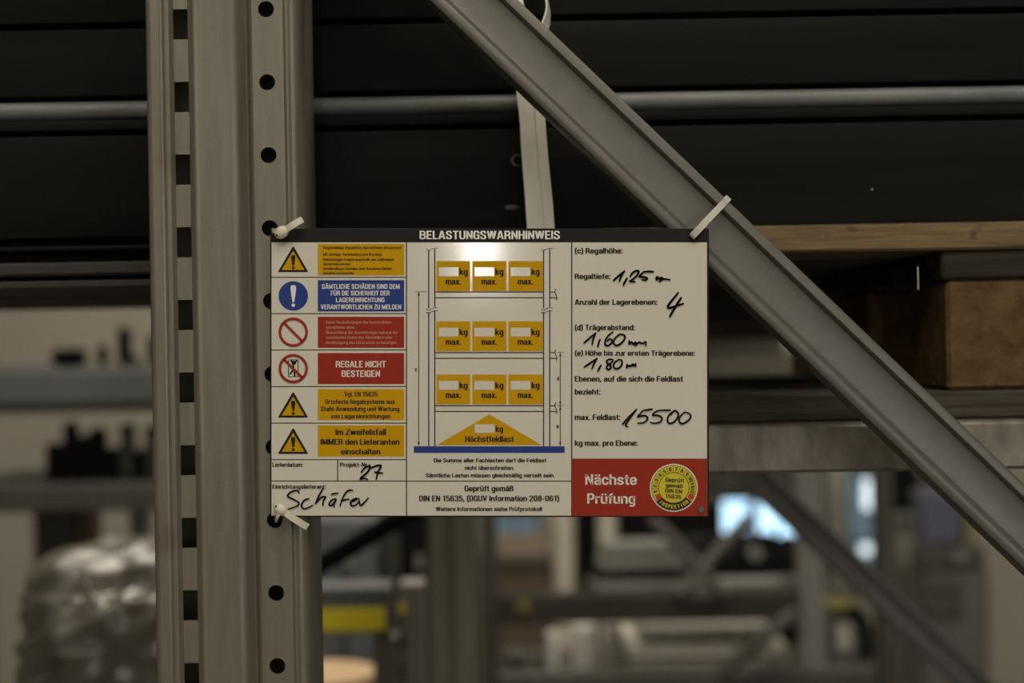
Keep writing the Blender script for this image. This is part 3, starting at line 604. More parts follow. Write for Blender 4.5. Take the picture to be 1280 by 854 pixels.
strokes('handwriting', [[(105, 390), (200, 280), (330, 150)], [(330, 150), (240, 270), (160, 385), (165, 420), (190, 430)],
                        [(580, 148), (500, 160), (425, 170)], [(430, 170), (380, 230), (350, 270), (450, 250), (505, 280), (490, 330), (420, 370), (345, 370)],
                        [(870, 165), (780, 165), (680, 170)], [(680, 170), (620, 200), (590, 245), (680, 250), (735, 290), (710, 350), (620, 375), (550, 360)],
                        [(930, 180), (860, 230), (825, 300), (840, 365), (900, 370), (970, 310), (1000, 230), (960, 175), (920, 180), (880, 240)],
                        [(1100, 195), (1030, 260), (1010, 330), (1050, 380), (1130, 350), (1195, 280), (1180, 225), (1110, 195)]], A, s2, df, 2.3, 'black handwritten 15500')
A = (350, 575); s3 = 9.143
strokes('handwriting', [[(930, 140), (970, 90), (1030, 70), (1000, 140), (930, 200), (920, 220), (960, 210), (1000, 225)],
                        [(1045, 90), (1110, 65), (1155, 70), (1120, 140), (1100, 220)], [(1085, 140), (1175, 152)]], A, s3, F['proj'], 2.5, 'black handwritten 27')
strokes('handwriting', [[(220, 380), (200, 352), (140, 360), (85, 410), (150, 450), (215, 490), (190, 530), (80, 565)],
                        [(330, 445), (280, 460), (245, 520), (280, 560), (375, 520)],
                        [(490, 330), (440, 420), (405, 500)], [(405, 500), (470, 430), (520, 425), (495, 470), (490, 525)],
                        [(640, 445), (590, 460), (560, 510), (590, 520), (640, 460), (615, 510), (622, 535)], [(590, 392), (665, 380)],
                        [(830, 350), (780, 350), (730, 410), (685, 525)], [(700, 465), (790, 448)],
                        [(800, 490), (870, 455), (870, 440), (815, 470), (815, 520), (860, 520), (900, 480)], [(900, 440), (920, 520), (960, 490), (1010, 435)]], A, s3, F['supp'], 2.2, 'black handwritten supplier name')

# ------------------------------------------------------------------ cable ties
def tie_band(bm, a, b, wpx, d, thick=0.0013, sag=0):
    A_, B_ = P(*a, d), P(*b, d); t = (B_ - A_).normalized(); u = t.cross(Vector((0, 1, 0))).normalized() * S(wpx, d)
    pts = [A_.lerp(B_, k / 6) + Vector((0, -sag * math.sin(math.pi * k / 6), 0)) for k in range(7)]
    ribbon(bm, pts, [u] * 7, thick)
def head_tie(hx, hy, tx, ty, hole, label):
    r = empty('cable_tie', P(hx, hy, DS - 0.004), label, 'cable tie')
    bm = bmesh.new(); dd = DS - 0.0045
    v = Vector((tx - hx, ty - hy)).normalized()
    bmesh.ops.create_uvsphere(bm, u_segments=20, v_segments=12, radius=1)
    ang = math.atan2(-v.y, v.x)
    bm.transform(Matrix.Translation(P(hx, hy, dd)) @ signrot @ Matrix.Rotation(-ang, 4, 'Y') @ Matrix.Diagonal((S(9.6, dd), 0.0036, S(7.8, dd), 1)))
    hd = obj('head', bm, NYLON, r, smooth=60)
    bm = bmesh.new(); bmesh.ops.create_cone(bm, segments=12, radius1=S(1.5, dd), radius2=S(1.5, dd), depth=0.0012, cap_ends=True,
        matrix=Matrix.Translation(P(hx - v.x * 6.5, hy - v.y * 6.5, dd - 0.0022)) @ Matrix.Rotation(math.pi / 2, 4, 'X'))
    obj('slot', bm, BLACK2, hd)
    bm = bmesh.new(); tie_band(bm, (hx + v.x * 5, hy + v.y * 5), (tx, ty), 8, dd - 0.0005, sag=0.002); obj('tail', bm, NYLON, r, smooth=40)
    # band going back round the plate corner and through the post hole
    bm = bmesh.new(); h = P(*hole, DS); pts = catmull([tuple(P(hx, hy, dd)), tuple(P(hx * .4 + hole[0] * .6, hy * .4 + hole[1] * .6, DS - 0.0062)), tuple(h + Vector((-0.0005, 0.002, 0))), tuple(h + Vector((0, 0.018, 0))), tuple(h + Vector((0.008, 0.026, 0)))], 5)
    pts = [Vector(p) for p in pts]; ribbon(bm, pts, [UP * 0.0032] * len(pts), 0.0012); obj('band', bm, NYLON, r, smooth=40)
head_tie(352, 290.5, 378, 274.5, (341, 288), 'short white cable tie at the top left corner of the sign')
head_tie(351, 637, 384.5, 659, (345, 651), 'short white cable tie at the bottom left corner of the sign')
r = empty('cable_tie', P(885, 273, DB), 'long pale cable tie over the diagonal brace at the top right of the sign', 'cable tie')
bm = bmesh.new(); wv = (P(906, 252, 1) - P(864, 297, 1)).normalized().cross(Vector((0, 1, 0))) * S(8.5, DS)
path = [P(866, 294, DS + 0.012), P(865.3, 295.5, DS + 0.004), P(864.8, 296, DS - 0.0018), P(867, 293.5, DS - 0.0034), P(876, 284, DS - 0.002), P(890, 269, DS + 0.006), P(903, 255.5, DB - 0.0022),
        P(908.5, 249.5, DB), P(910, 248, DB + 0.008), P(908, 250, DB + 0.026), P(885, 274, DB + 0.033), P(858, 303, DB + 0.031), P(848, 313, DB + 0.024)]
pts = [Vector(p) for p in catmull([tuple(p) for p in path], 5)]
ribbon(bm, pts, [wv] * len(pts), 0.0013); obj('band', bm, NYLONG, r, smooth=40)

# ------------------------------------------------------------------ shelf: cross beam, pallet, skid, black load, strap
DP = 1.085
def zof(y): return P(640, y, DP).z
def xof(x): return P(x, 427, DP).x
def wbox(bm, x0, x1, ya, yb, d, t, bev=0.001, seg=1):
    """box from world-level rows: ya, yb are rows read at px 640"""
    za, zb = zof(ya), zof(yb); box(bm, ((xof(x0) + xof(x1)) / 2, d + t / 2, (za + zb) / 2), (xof(x1) - xof(x0), t, za - zb), bev, seg=seg)
bm = bmesh.new(); wbox(bm, 330, 2175, 534.3, 594.5, DP - 0.02, 0.06, 0.0025)
cb = obj('cross_beam', bm, BEAMM, None, label='scuffed galvanised cross beam under the wooden pallet', cat='beam', smooth=40)
cb['group'] = 'shelf beams'
bm = bmesh.new(); wbox(bm, 330, 2175, 534.5, 594.5, DP + 0.5, 0.26, 0.0025)
obj('cross_beam', bm, BEAMM, None, label='rear galvanised cross beam under the far side of the pallet', cat='beam', group='shelf beams', smooth=40)
pal = empty('wooden_pallet', (xof(1298), DP, zof(533)), 'worn wooden pallet on the cross beam, right of the sign, with a brown block', 'pallet')
for k in range(5):
    bm = bmesh.new(); wbox(bm, 298, 2298, 287.5, 322, DP - 0.001 + k * 0.118 + (0 if k else 0), 0.098, 0.002); obj('deck_board', bm, WOOD if k == 0 else WOODG, pal)
for x0 in (298, 1180, 2058):
    bm = bmesh.new(); wbox(bm, x0, x0 + 240, 322.5, 359, DP + 0.002, 0.58, 0.002); obj('stringer_board', bm, WOODS, pal)
    for d in (DP + 0.004, DP + 0.24, DP + 0.48):
        bm = bmesh.new(); wbox(bm, x0 + 6, x0 + 238, 359.5, 498, d, 0.10, 0.003)
        obj('block', bm, BLOCK, pal)
for k, d in enumerate((DP, DP + 0.24, DP + 0.48)):
    bm = bmesh.new(); wbox(bm, 298, 2298, 498.5, 533.8, d, 0.10, 0.002); obj('bottom_board', bm, WOODG, pal)
bm = bmesh.new(); tube(bm, [(xof(1149.5), DP + 0.0015, zof(342)), (xof(1149), DP, zof(371))], 0.0004, 6); obj('hanging_splinter', bm, PALE, pal)
# skid left of the post
sk = empty('wooden_skid', (xof(60), DP, zof(360)), 'dark wooden skid boards under the black load, left of the upright', 'skid')
for ya, yb in ((318, 335), (341, 352)):
    for k in range(3):
        bm = bmesh.new(); wbox(bm, -500, 285, ya, yb, DP + k * 0.2, 0.16, 0.002); obj('skid_board', bm, WOODD, sk)
bm = bmesh.new(); wbox(bm, -500, 285, 335, 341, DP + 0.03, 0.5, 0.002); obj('batten', bm, WOODS, sk)
for x0 in (-480, 208):
    bm = bmesh.new(); wbox(bm, x0, x0 + 75, 352, 534, DP + 0.0, 0.6, 0.003); obj('bearer', bm, WOODD, sk)
bm = bmesh.new(); wbox(bm, 195, 329, 534.3, 594.5, DP - 0.02, 0.06, 0.0025)
obj('cross_beam', bm, BEAMM, None, label='short galvanised beam end behind the upright', cat='beam', group='shelf beams')
# black load
ld = empty('black_steel_load', (xof(900), DP + 0.2, zof(287)), 'long black coated steel casing lying on the pallet and skid', 'steel load')
def casing(name, ya, yb, d, t, m=BLACK, x0=-520, x1=2350, bev=0.003):
    bm = bmesh.new(); wbox(bm, x0, x1, ya, yb, d, t, bev, 2); return obj(name, bm, m, ld, smooth=40)
casing('lower_casing', 157, 287, DP + 0.012, 0.55)
casing('foot_rail', 296, 303, DP + 0.012, 0.5, x0=-520, x1=295)
casing('foot_filler', 286, 297, DP + 0.03, 0.5, BLACK2, x0=-520, x1=290)
casing('foot_filler', 303, 317.8, DP + 0.03, 0.5, BLACK2, x0=-520, x1=285)
casing('seam_strip', 151, 158, DP + 0.03, 0.5, BLACK2)
casing('ledge', 137, 151, DP + 0.012, 0.5)
casing('back_wall', 108, 138, DP + 0.045, 0.5, BLACK2)
up_ = casing('upper_casing', 22, 107.5, DP + 0.012, 0.55)
casing('seam_strip', 16, 23, DP + 0.03, 0.5, BLACK2)
casing('top_casing', -230, 16, DP + 0.010, 0.55)
bm = bmesh.new(); c = P(646, 201, DP + 0.011)
bmesh.ops.create_cone(bm, segments=24, radius1=0.0055, radius2=0.0045, depth=0.003, cap_ends=True, matrix=Matrix.Translation(c) @ Matrix.Rotation(math.pi / 2, 4, 'X'))
h = obj('screw_boss', bm, GREYD, ld)
bm = bmesh.new(); bmesh.ops.create_cone(bm, segments=20, radius1=0.0035, radius2=0.0035, depth=0.002, cap_ends=True, matrix=Matrix.Translation(c + Vector((0.001, -0.001, 0))) @ Matrix.Rotation(math.pi / 2, 4, 'X'))
obj('bore', bm, BLACK2, h)
bm = bmesh.new(); c = P(640, 260, DP + 0.011)
bmesh.ops.create_uvsphere(bm, u_segments=16, v_segments=8, radius=1, matrix=Matrix.Translation(c) @ Matrix.Diagonal((0.006, 0.0015, 0.0025, 1))); obj('scuff_bump', bm, GREYD, ld)
for px, py in ((1090, 237), (763, 7)):
    bm = bmesh.new(); bmesh.ops.create_icosphere(bm, subdivisions=1, radius=0.0009, matrix=Matrix.Translation(P(px, py, DP + 0.011))); obj('bright_rivet', bm, NYLONG, ld)
bm = bmesh.new(); zc = (zof(112.5) + zof(136.5)) / 2; rr = abs(zof(112.5) - zof(136.5)) / 2
tube(bm, [(xof(-515 + 2850 * k / 20), DP + 0.012 + rr, zc) for k in range(21)], rr, 20)
obj('steel_tube', bm, TUBEM, None, label='long grey steel tube lying in the gap between the two black casings', cat='tube', smooth=50)
# strap
sp = empty('webbing_strap', P(668, 0, 1.075), 'off-white webbing strap hanging behind the brace in front of the black load', 'strap')
DT = 1.079
bm = bmesh.new()
ctr = [(672, 42), (667, 70), (662.5, 100), (663, 125), (665.5, 150), (669, 200), (673.5, 250), (677, 300), (681, 350), (684, 400)]
wds = [10, 22, 34, 33, 32, 33, 34, 34.5, 35, 35]
pts = catmull([tuple(P(a, b, DT)) for a, b in ctr], 4); n = len(pts)
ww = catmull([(w_,) for w_ in wds], 4)
tw = []
for i, w_ in enumerate(ww):
    a = max(0, 1 - i / 9) * 1.25
    tw.append(RIGHT * S(35, DT) * max(0.28, w_[0] / 35) + Vector((0, S(35, DT) * math.sin(a) * .6, 0)))
ribbon(bm, [Vector(p) for p in pts], tw, 0.0012); b1 = obj('strap_band', bm, STRAPM, sp, smooth=30)
bm = bmesh.new(); i0 = 11
for off in (0.12, ):
    P2 = [Vector(p) + Vector((0, -0.0009, 0)) + tw[i] * off for i, p in enumerate(pts)][i0:]
    ribbon(bm, P2, [RIGHT * 0.0007] * len(P2), 0.0006)
obj('stitch_line', bm, NYLON, b1)
bm = bmesh.new()
ctr = [(668, -232), (670, -150), (674, -60), (680.5, -20), (683.5, 0), (685, 14), (682, 30), (676, 48), (670, 66)]
wds = [20, 9, 4, 3, 2.5, 4.5, 9.5, 14, 20]
pts = catmull([tuple(P(a, b, DT - 0.003)) for a, b in ctr], 4); ww = catmull([(w_,) for w_ in wds], 4)
ribbon(bm, [Vector(p) for p in pts], [RIGHT * S(w_[0], DT) + UP * S(w_[0], DT) * .25 + Vector((0, S(20, DT), 0)) * (1 if w_[0] < 10 else .3) for w_ in ww], 0.0012); obj('strap_loop', bm, STRAPM, sp, smooth=30)
bm = bmesh.new()
ctr = [(664, -234), (648, -170), (642, -70), (646, -30), (650, 0), (655, 25), (662, 55)]
pts = catmull([tuple(P(a, b, DT - 0.001)) for a, b in ctr], 4)
ribbon(bm, [Vector(p) for p in pts], [RIGHT * S(7, DT) + UP * S(1, DT)] * len(pts), 0.0012); obj('strap_loop', bm, STRAPM, sp, smooth=30)
bm = bmesh.new(); tp = P(666, -233, DT); ribbon(bm, [tp, tp + Vector((0, 0.01, 0.004)), tp + Vector((0, 0.15, 0.006)), tp + Vector((0, 0.55, 0.006))], [RIGHT * S(33, DT)] * 4, 0.0012); obj('strap_over_top', bm, STRAPM, sp, smooth=30)
# metal roll in the pallet opening, and a black sheet added for its shade
r = empty('metal_roll', P(930, 490, 1.75), 'shiny metal roll under a brown board, seen through the pallet opening', 'metal roll')
cc = P(930, 452, 1.75); rad = S(38, 1.75)
bm = bmesh.new(); tube(bm, [(P(x, 452, 1.75).x, 1.75 + rad, cc.z) for x in (830, 860, 880, 900, 940, 985, 991)], [rad] * 6 + [rad * .94], 32); obj('roll', bm, mat('brushed_roll', (0.85, 0.79, 0.70), 0.3, 0.3, 0.3, (3, 60, 60)), r, smooth=40)
pb('top_board', 830, 403, 988, 411, 1.75, 0.1, BROWN, r)
bm = bmesh.new(); zt_, zb_ = P(910, 490.3, 1.75).z, zof(534.5); box(bm, (P(900, 427, 1.75).x, 1.78, (zt_ + zb_) / 2), (S(220, 1.75), 0.10, zt_ - zb_), 0.003); obj('support_block', bm, GREYD, r)
pass
bm = bmesh.new(); PB(bm, 300, 290, 1590, 560, 2.02, 0.05, 0.004)  # added black backing that stands in for the shade behind the pallet
dk = obj('shade_backing_sheet', bm, BLACK2, None, label='added black sheet behind the pallet, standing in for the shade in its openings', cat='panel')
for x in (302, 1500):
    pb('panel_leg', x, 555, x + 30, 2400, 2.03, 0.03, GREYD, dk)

# ------------------------------------------------------------------ second upright frame behind
D2 = 2.1
f2 = empty('rack_upright_frame', P(565, 427, D2) * 1.0, 'blurred second rack upright with a dark diagonal brace crossing the background at lower right', 'rack frame')
f2.location.z = 0; INV[f2.name] = Matrix.Translation(f2.location).inverted()
def simple_post(x0, x1, d, m, parent, name='post', top=2.6, dep=0.06):
    """open channel post from the floor up"""
    bm = bmesh.new(); xa, xb = P(x0, 700, d).x, P(x1, 700, d).x; w_ = xb - xa
    pr = [(0.15, dep), (0, dep), (0, .004), (.06, 0), (.38, 0), (.42, .008), (.50, .008), (.54, 0), (.94, 0), (1, .004), (1, dep), (.85, dep)]
    lo = [bm.verts.new((xa + a * w_, d + b, 0.0)) for a, b in pr]; hi = [bm.verts.new((xa + a * w_, d + b, top)) for a, b in pr]
    for k in range(len(pr) - 1): bm.faces.new((lo[k], lo[k + 1], hi[k + 1], hi[k]))
    o = obj(name, bm, m, parent); md = o.modifiers.new('thickness', 'SOLIDIFY'); md.thickness = 0.003; md.offset = -1; return o
simple_post(534, 596, D2, OLIVE, f2); simple_post(1610, 1672, D2, OLIVE, f2)
bm = bmesh.new(); tube(bm, [P(345, 739, 2.11), P(540, 624, 2.11)], S(13, 2.03), 12)
obj('diagonal_strut', bm, BLACK2, f2, label='black round strut', smooth=50)
channel('diagonal_brace', 590, 262, 1640, 1252, D2 + 0.01, 40, GALVB, f2)
# ------------------------------------------------------------------ background right of the post
def th(name, label, cat, x, y, d, group=None): return empty(name, P(x, y, d), label, cat, group)
# yellow labelled beam and its short guard post
r = th('guard_post', 'short grey steel post behind the lower right edge of the upright', 'post', 515, 854, 2.3); r.location.z = 0; INV[r.name] = Matrix.Translation(r.location).inverted()
bm = bmesh.new(); c = P(514, 730, 2.3); box(bm, (c.x, 2.33, c.z / 2), (S(31, 2.3), 0.06, c.z), 0.004, seg=2); obj('shaft', bm, mat('light_grey_steel', (0.26, 0.24, 0.215), 0.5, 0.1, 0.1, (8, 8, 8)), r)
pb('face_bolt', 499, 757, 506, 768, 2.295, 0.01, YEL, r); pb('face_hole', 496, 795, 505, 810, 2.297, 0.01, BLACK2, r); pb('face_hole', 496, 835, 505, 850, 2.297, 0.01, BLACK2, r)
r = th('labelled_beam', 'grey steel beam with a yellow label strip showing right of the upright', 'beam', 430, 790, 2.26)
pb('beam_body', 120, 737, 487, 796, 2.26, 0.08, GREYB, r, bev=0.006, seg=2); pb('label_strip', 376, 762, 481, 789, 2.255, 0.004, YEL, r, label='yellow label strip'); pb('end_bracket', 468, 795, 500, 1000, 2.28, 0.05, GREY, r, bev=0.003)
# drum with tan lid, bottom left
r = th('cardboard_drum', 'round tan cardboard drum lid at the bottom edge right of the upright', 'drum', 410, 860, 2.0)
bm = bmesh.new(); c = P(398, 848, 2.6)
bmesh.ops.create_cone(bm, segments=40, radius1=S(72, 2.5), radius2=S(72, 2.5), depth=0.02, cap_ends=True, matrix=Matrix.Translation(c + Vector((0, 0.05, -.01)))); obj('lid', bm, CARD, r, smooth=40)
bm = bmesh.new(); bmesh.ops.create_cone(bm, segments=40, radius1=S(68, 2.5), radius2=S(68, 2.5), depth=c.z - 0.02, cap_ends=True, matrix=Matrix.Translation((c.x, c.y + .05, (c.z - 0.02) / 2))); obj('drum_body', bm, BROWN, r, smooth=40)
# things by the drum
for x0, y0, x1, y1, m_, l in ((385, 648, 470, 735, GREYB, 'blue-grey cabinet behind the black strut'), (498, 640, 532, 728, BLACK2, 'black box above the short grey post')):
    r = th('storage_cabinet', l, 'cabinet', (x0 + x1) / 2, y1, 3.2)
    bm = bmesh.new(); c = P((x0 + x1) / 2, y0, 3.2); box(bm, (c.x, 3.4, c.z / 2), (S(x1 - x0, 3.2), 0.4, c.z), 0.006); obj('body', bm, m_, r)
    bm = bmesh.new(); box(bm, (c.x, 3.198, c.z * .55), (0.006, 0.008, c.z * .8)); obj('door_gap', bm, BLACK2, r)
    pb('handle', (x0 + x1) / 2 + 5, 695, (x0 + x1) / 2 + 14, 712, 3.18, 0.02, GREY, r)
# dark rack behind (d = 3.4): beams on posts, goods on the beams
r3 = empty('storage_rack', (P(850, 427, 3.4).x, 3.4, 0), 'blurred dark storage rack in the background below the shelf', 'rack')
for x0, x1, m_ in ((600, 622, GREYD), (1000, 1030, GREY), (1098, 1118, GREYD)): simple_post(x0, x1, 3.4, m_, r3, top=1.75)
pb('beam', 622, 742, 1000, 779, 3.38, 0.06, mat('dark_brown_beam', (0.035, 0.032, 0.026), 0.6, 0, 0.15, (8, 8, 8), spec=0.15), r3, bev=0.004); pb('beam', 622, 840, 1098, 874, 3.38, 0.06, GREYD, r3, bev=0.004)
pb('beam', 735, 727, 1000, 741, 3.5, 0.06, GREY, r3, bev=0.004)
for x in (735, 985): pb('beam_tie', x, 729, x + 10, 740, 3.42, 0.09, GREYD, r3)
ZD = P(860, 839.2, 3.56).z
bm = bmesh.new(); xa, xb = P(622, 427, 3.5).x, P(1098, 427, 3.5).x; box(bm, ((xa + xb) / 2, 3.65, ZD - 0.004), (xb - xa, 0.4, 0.008)); obj('deck', bm, GREYD, r3)
def rest(name, x0, y0, x1, d, t, zb, m, parent=None, bev=0.004, **k):
    """box standing on height zb whose top reaches row y0"""
    zt_ = P((x0 + x1) / 2, y0, d).z; c = P((x0 + x1) / 2, y0, d)
    bm = bmesh.new(); box(bm, (c.x, d + t / 2, (zt_ + zb) / 2), (S(x1 - x0, d), t, zt_ - zb), bev); return obj(name, bm, m, parent, **k)
for a, b in (((815, 648), (905, 742)), ((935, 648), (850, 742))):
    bm = bmesh.new(); tube(bm, [P(*a, 3.36), P(*b, 3.36)], S(8, 3.36), 8); obj('cross_brace', bm, MID, r3, smooth=60)
pb('brace_foot', 852, 736, 908, 748, 3.36, 0.05, MID, r3)
bm = bmesh.new(); tube(bm, [P(996, 765, 3.34), P(900, 842, 3.34)], S(9, 3.34), 8); obj('cross_brace', bm, GREYD, r3)
# grey rectangular tubes
for k, (y0, y1, x1) in enumerate(((680, 696, 858), (697, 713, 862))):
    pb('rectangular_tube', 752 - k * 4, y0, x1, y1, 3.5, 0.10, GREY, None, bev=0.006, seg=2, label=['upper grey rectangular tube of the pair left of the crossed braces', 'lower grey rectangular tube of the pair left of the crossed braces'][k], cat='tube', group='grey tubes on the far rack')
pb('dark_bearer', 740, 713.5, 880, 723, 3.5, 0.06, BLACK2, None, label='black bearer under the two grey rectangular tubes', cat='bearer')
# pale boards lying between beams
bl = [(800, 783, 962, 799, 'pale board, topmost of the stack under the dark beam'), (786, 806, 934, 822, 'pale board, middle of the stack, left piece'), (950, 806, 984, 822, 'short pale board end beside the middle board'),
      (786, 828, 990, 838.5, 'pale board, lowest of the stack above the bottom beam')]
for x0, y0, x1, y1, l in bl: pb('pale_board', x0, y0, x1, y1, 3.56, 0.3, PALE if y0 < 825 else OLIVE, None, bev=0.004, label=l, cat='board', group='pale boards on the far rack')
for k, (y0, y1) in enumerate(((799.5, 805.5), (822.5, 827.5))):
    for j, x in enumerate((820, 900)): pb('spacer_block', x, y0, x + 14, y1, 3.6, 0.2, GREYD, None, label='%s spacer block between the pale boards, %s' % (('upper', 'lower')[k], ('left', 'right')[j]), cat='block', group='spacers between pale boards')
# white wrapped rolls standing on the bottom deck
for x0, x1, y0, m_, l in ((683, 698, 790, WHITE, 'narrow white roll standing left of the bright white one'), (715, 746, 781, WHITE, 'bright white wide roll standing on the bottom deck'), (755, 772, 781, PALE, 'pale grey roll standing right of the bright white one')):
    bm = bmesh.new(); a, b = P((x0 + x1) / 2, 839, 3.62), P((x0 + x1) / 2, y0, 3.62); a.z = ZD + 0.001; a.x = b.x; tube(bm, [a, b], S((x1 - x0) / 2, 3.56), 20)
    obj('wrapped_roll', bm, m_, None, label=l, cat='roll', group='wrapped rolls', smooth=50)
for x0, x1, y0, y1, l in ((694, 718, 648, 738, 'pale upright roll behind the dark rack, left'), (748, 771, 630, 690, 'pale upright roll behind the dark rack, right')):
    bm = bmesh.new(); a, b = P((x0 + x1) / 2, y1, 4.2), P((x0 + x1) / 2, 560, 4.2); a.z = 0; b.z = P(0, 600, 4.2).z; b.x = a.x; tube(bm, [a, b], S((x1 - x0) / 2, 4.2), 20)
    obj('tall_roll', bm, PALE, None, label=l, cat='roll', group='tall rolls', smooth=50)
# dark machine parts with a grey disc (between braces and second post)
r = th('machine', 'dark machine with levers and a small grey disc below the bright windows', 'machine', 935, 727, 3.9)
bm = bmesh.new(); c = P(935, 690, 3.9); box(bm, (c.x, 4.1, c.z / 2), (S(125, 3.9), 0.4, c.z), 0.01); obj('housing', bm, BLACK2, r)
for x, y, rr_ in ((888, 676, 12), (912, 680, 10), (960, 672, 12), (985, 676, 14)):
    bm = bmesh.new(); bmesh.ops.create_uvsphere(bm, u_segments=16, v_segments=10, radius=S(rr_, 3.9), matrix=Matrix.Translation(P(x, y + 6, 3.98))); obj('knob', bm, BLACK2, r, smooth=60)
bm = bmesh.new(); bmesh.ops.create_cone(bm, segments=24, radius1=S(8, 3.85), radius2=S(8, 3.85), depth=0.03, cap_ends=True, matrix=Matrix.Translation(P(944, 692, 3.85)) @ Matrix.Rotation(math.pi / 2, 4, 'X')); obj('grey_disc', bm, GREY, r)
for x in (925, 968):
    bm = bmesh.new(); tube(bm, [P(x, 700, 3.9), P(x + 4, 655, 3.9)], S(3, 3.9), 8); obj('lever', bm, BLACK2, r)
c = P(1133, 640, 5.0)
bm = bmesh.new(); box(bm, (c.x, 5.05, c.z + S(36, 5)), (S(30, 5), 0.1, S(72, 5)), 0.006); obj('black_box', bm, BLACK2, None, label='black box standing on the narrow olive cabinet right of the dark post', cat='box')
# stacks of dark crates further back, leaving gaps where the pale wall shows
for x0, x1, y0, m_, l in ((596, 692, 690, BROWN, 'brown container behind the dark rack posts'), (718, 748, 600, BLACK2, 'tall dark cabinet between the two pale upright rolls'),
                      (772, 903, 610, BLACK2, 'large dark container behind the crossed braces'), (1120, 1146, 640, OLIVE, 'narrow olive cabinet right of the dark post'),
                      (395, 560, 640, GREYD, 'wide dark container far behind the labelled beam'), (1000, 1034, 560, BLACK2, 'black cabinet behind the grey rack post'), (1152, 1215, 596, BLACK2, 'black cabinet behind the violet machine panel')):
    r = th('storage_container', l, 'container', (x0 + x1) / 2, 800, 5.0); c = P((x0 + x1) / 2, y0, 5.0); dp = 0.5 if x0 < 700 else 0.1
    bm = bmesh.new(); box(bm, (c.x, 5.0 + dp / 2, c.z / 2), (S(x1 - x0, 5.0), dp, c.z), 0.01); obj('body', bm, m_, r)
    bm = bmesh.new(); box(bm, (c.x, 4.995, c.z - 0.04), (S(x1 - x0, 5.0) * .98, 0.02, 0.04), 0.004); obj('rim', bm, GREYD, r)
for x, y, rx, m_, l in ((672, 818, 8, GREYD, 'olive bag beside the narrow white roll'), (622, 812, 9, GREYD, 'olive bag at the left end of the bottom deck of the far rack'), (646, 822, 17, GREYD, 'grey bag on the bottom deck of the far rack')):
    bm = bmesh.new(); bmesh.ops.create_icosphere(bm, subdivisions=3, radius=1)
    for v in bm.verts: v.co *= 1 + 0.22 * noise.noise(v.co * 2.2 + Vector((x, y, 0)))
    cc_ = P(x, y, 3.62); hz = S(12, 3.5); cc_.z = ZD + hz * 1.18
    bm.transform(Matrix.Translation(cc_) @ Matrix.Diagonal((S(rx, 3.5) * .85, 0.05, S(12, 3.5), 1)))
    obj('goods_bag', bm, m_, None, label=l, cat='bag', group='bags on the far rack', smooth=60)
pb('yellow_tag', 647, 752, 662, 765, 3.37, 0.006, DULLY, None, label='small yellow tag on the dark beam of the far rack', cat='tag')
r = th('wall_duct', 'dark grey duct on the far wall above the two bright windows', 'duct', 970, 620, 7.3)
pb('duct_body', 880, 560, 1026, 621, 7.3, 0.3, GREYD, r, bev=0.01); pb('duct_flange', 948, 556, 953, 624, 7.28, 0.04, GREY, r)
# right side things
r = th('pale_curtain', 'pale hanging curtain sheet left of the blue window', 'curtain', 1046, 745, 7.3)
bm = bmesh.new(); n = 16; lo, hi = [], []
for k in range(n + 1):
    a = P(1034 + 26 * k / n, 745, 7.3); y = 7.3 + 0.02 * math.sin(k * 1.6); z1 = P(0, 745, 7.3).z
    lo.append(bm.verts.new((a.x, y, z1))); hi.append(bm.verts.new((a.x, y, 2.6)))
for k in range(n): bm.faces.new((lo[k], lo[k + 1], hi[k + 1], hi[k]))
o = obj('sheet', bm, WHITE, r, smooth=60); md = o.modifiers.new('t', 'SOLIDIFY'); md.thickness = 0.006
bm = bmesh.new(); a = P(1047, 427, 7.3); tube(bm, [(a.x - 0.3, 7.3, 2.61), (a.x + 0.3, 7.3, 2.61)], 0.015, 8)
for s in (-.25, .25): tube(bm, [(a.x + s, 7.3, 2.6), (a.x + s, 7.3, ZC)], 0.006, 6)
obj('rail', bm, GREYD, r)
for k, (x, y0, y1, rr_) in enumerate(((1087, 600, 636, 8), (1083, 681, 692, 7))):
    r = th('hanging_lamp', ['long cool white lamp in front of the blue window', 'small round cool white lamp low in front of the blue window'][k], 'lamp', x, y0, 7.3)
    bm = bmesh.new(); tube(bm, [P(x, y1, 7.3), P(x, y0, 7.3)], S(rr_, 7.3), 16); obj('glowing_tube', bm, LAMPC, r, smooth=50)
    bm = bmesh.new(); a = P(x, y0, 7.3); box(bm, (a.x, 7.42, a.z), (0.02, 0.24, 0.02)); obj('wall_arm', bm, GREYD, r)
r = th('machine_cabinet', 'grey machine cabinet with a violet upper panel at the right edge behind the brace', 'machine', 1180, 854, 4.4); c = P(1180, 712, 4.4)
bm = bmesh.new(); box(bm, (P(1190, 427, 4.4).x, 4.55, c.z / 2), (S(84, 4.4), 0.3, c.z), 0.01); obj('body', bm, MID, r)
pb('violet_panel', 1151, 612, 1206, 682, 4.42, 0.1, PURP, r, bev=0.01); pb('middle_shelf', 1149, 684, 1232, 712, 4.39, 0.1, GREYD, r, bev=0.006)
pb('dial', 1195, 690, 1210, 706, 4.38, 0.03, GREY, r, bev=0.008); pb('drawer_front', 1158, 725, 1204, 745, 4.38, 0.03, GREYD, r, bev=0.006); pb('drawer_front', 1158, 750, 1204, 770, 4.38, 0.03, GREYD, r, bev=0.006)
pb('yellow_edge', 1207, 640, 1216, 700, 4.40, 0.05, DULLY, r)
r = th('yellow_capped_bin', 'grey bin with a dull yellow edge right of the grey rack post', 'bin', 1060, 839, 3.5)
